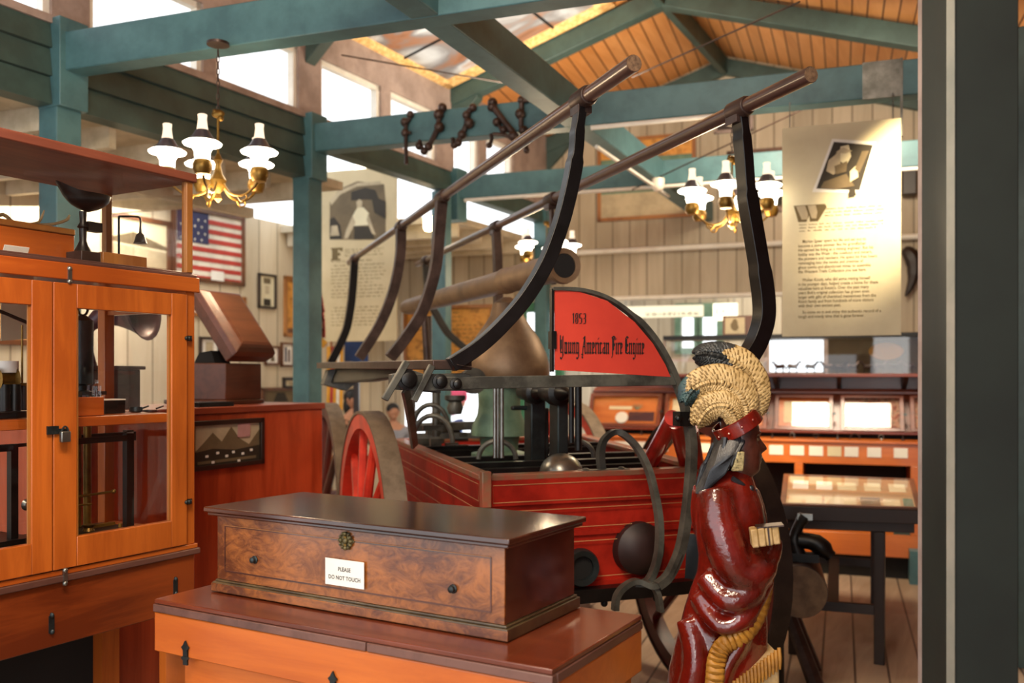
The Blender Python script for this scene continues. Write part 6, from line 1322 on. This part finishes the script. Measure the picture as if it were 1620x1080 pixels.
# glowing framed pane standing in for a window reflection in the glass case
m = MB(); t0, t1 = tpx(EW, 1218), tpx(EW, 1303)
for a, b, z0, z1 in ((t0-.06, t0, 1.5, 1.9), (t1, t1+.06, 1.5, 1.9), (t0-.06, t1+.06, 1.84, 1.9), (t0-.06, t1+.06, 1.49, 1.54)): slab_to(m, EW, a, b, z0, z1, .04, .045)
wrefl = struct('window_10', m, M['trimw']); m = MB(); m.quad(EW.at(t0, 1.53, .02), EW.at(t1, 1.53, .02), EW.at(t1, 1.85, .02), EW.at(t0, 1.85, .02)); obj('reflection_pane', m, emit('window_reflection_glow', '#f4fbff', 1.6), wrefl)
# pictures on the end wall
picture('large framed panorama high on the end wall with a pale caption strip', EW, 946, 219, 1101, 213, 1101, 344, 946, 350, .035, M['framelt'], M['verdi'], [([(0.02, .02), (.98, .02), (.98, .33), (.02, .33)], M['sepial']), ([(.02, .4), (.3, .62), (.6, .45), (.98, .55), (.98, .35), (.02, .35)], M['sepia']), ([(.02, .75), (.98, .75), (.98, .97), (.02, .97)], M['map'])])
picture('wide dark framed picture on the end wall behind the right text panel', EW, 1150, 238, 1330, 228, 1330, 330, 1150, 340, .05, M['frame'], M['sepia'], [([(.1, .1), (.9, .1), (.6, .5), (.3, .6)], M['inkdk'])])
picture('small dark louvred vent high on the end wall beside the right brake pole', EW, 1130, 180, 1192, 176, 1192, 208, 1130, 212, .03, M['trimw'], M['framed'], [([(.05, .2*i+.05), (.95, .2*i+.05), (.95, .2*i+.1), (.05, .2*i+.1)], M['ironbr']) for i in range(5)], nm='wall_vent', cat='vent')
pp = Plane(EW.at(0, 0)+EW.n*.03, Wd)
m = MB(); m.tube(smooth_path([pp(1429, 395), pp(1443, 410), pp(1444, 440), pp(1432, 470)], 4), [.03, .05, .06, .07, .07, .07, .06, .06, .05, .04, .03, .02, .01], 8)
for v in m.v: v += EW.n*.08
tag(obj('ox_horn', m, M['framed']), 'dark curved horn on the end wall between the text panel and green post', 'horn')
m = MB(); a_ = pp(1429, 290); m.hexa([pp.at((pp(x, HZ)-pp.o).dot(pp.d), z, o) for z in (pp(1440, 250).z-.35, pp(1440, 250).z+.1) for x, o in ((1426, 0), (1449, 0), (1449, .12), (1426, .12))]); tag(obj('dark_wall_case', m, M['framed'], bevel=.01), 'dark box on the end wall at the right edge of the text panel', 'box')
# ================================================================ LOG BENCH AND IRONWORK BEHIND THE WHEEL
lc = P(1266, 936, 4.35); rl = .125
LX = V((.27, .963, 0)).normalized()
lgb = thing('log_bench', 'pale-ended log on splayed wooden legs behind the right wheel, with iron on top', 'bench', (lc.x, lc.y+.3, 0))
m = MB(); m.cyl(lc, lc+LX*.42, rl, 28); lo_ = obj('log', m, M['ironbr'], lgb)
m = MB(); m.lathe([(rl*.98, 0), (rl*.98, .004), (.001, .005)], lc, -LX, 28); obj('cut_end', m, paint('grey_brown_end_grain', '#7a6348', .6, 0, '#5e4a35', 14), lo_)
for dx, dy in ((.10, .06), (-.35, .06), (.10, .34), (-.35, .34)):
    m = MB(); a = lc+LX*dy+Wd*(-.07 if dx > 0 else -.09)-V((0, 0, .07)); b = lc+LX*dy+Wd*dx*.6; b.z = 0.002; bb2 = V(b)+V((.02 if dx > 0 else 0, 0, 0)); m.tube([a, bb2], [.03, .042], 8); 
    for v in m.v: v.z = max(v.z, .001)
    obj('leg', m, M['ironbr'], lgb)
il = lc+U*.12+V((0, 0, rl))
m = MB(); m.box(il+V((0, 0, .02)), (.13, .07, .04), Wd); m.tube(smooth_path([il+V((0, 0, .03))-Wd*.03, il+V((0, 0, .1))-Wd*.05, il+V((0, 0, .17))-Wd*.03, il+V((0, 0, .22))+Wd*.0], 4), [.035]*5+[.026]*5+[.03]*3, 12)
m.tube(smooth_path([il+V((0, 0, .10))-Wd*.03, il+V((0, 0, .09))+Wd*.05, il+V((0, 0, .03))+Wd*.12], 4), [.04]*4+[.045]*3+[.03]*2, 12)
sl = thing('iron_shoe_last', 'black iron shoe last resting on the pale-ended log', 'tool', tuple(il)); obj('last', m, M['black'], sl)
m = MB(); m.box(il+V((0, 0, .255-.04))+Wd*.0, (.07, .04, .03), Wd, up=V((.3, 0, 1))); obj('cap', m, M['steel'], sl)
pz = P(1229, 885, 4.0); m = MB(); m.tube([V((pz.x, pz.y, .001)), V((pz.x, pz.y, .35)), V((pz.x, pz.y, .5)), V((pz.x, pz.y, pz.z-.01))], [.035, .03, .024, .022], 12); wp = tag(obj('dark_post', m, M['black']), 'short black post with a pale sawn top between the carved figure and the wheel', 'post')
m = MB(); m.cyl(V((pz.x, pz.y, pz.z-.01)), V((pz.x, pz.y, pz.z+.012)), .023, 12); obj('sawn_top', m, M['cream'], wp)
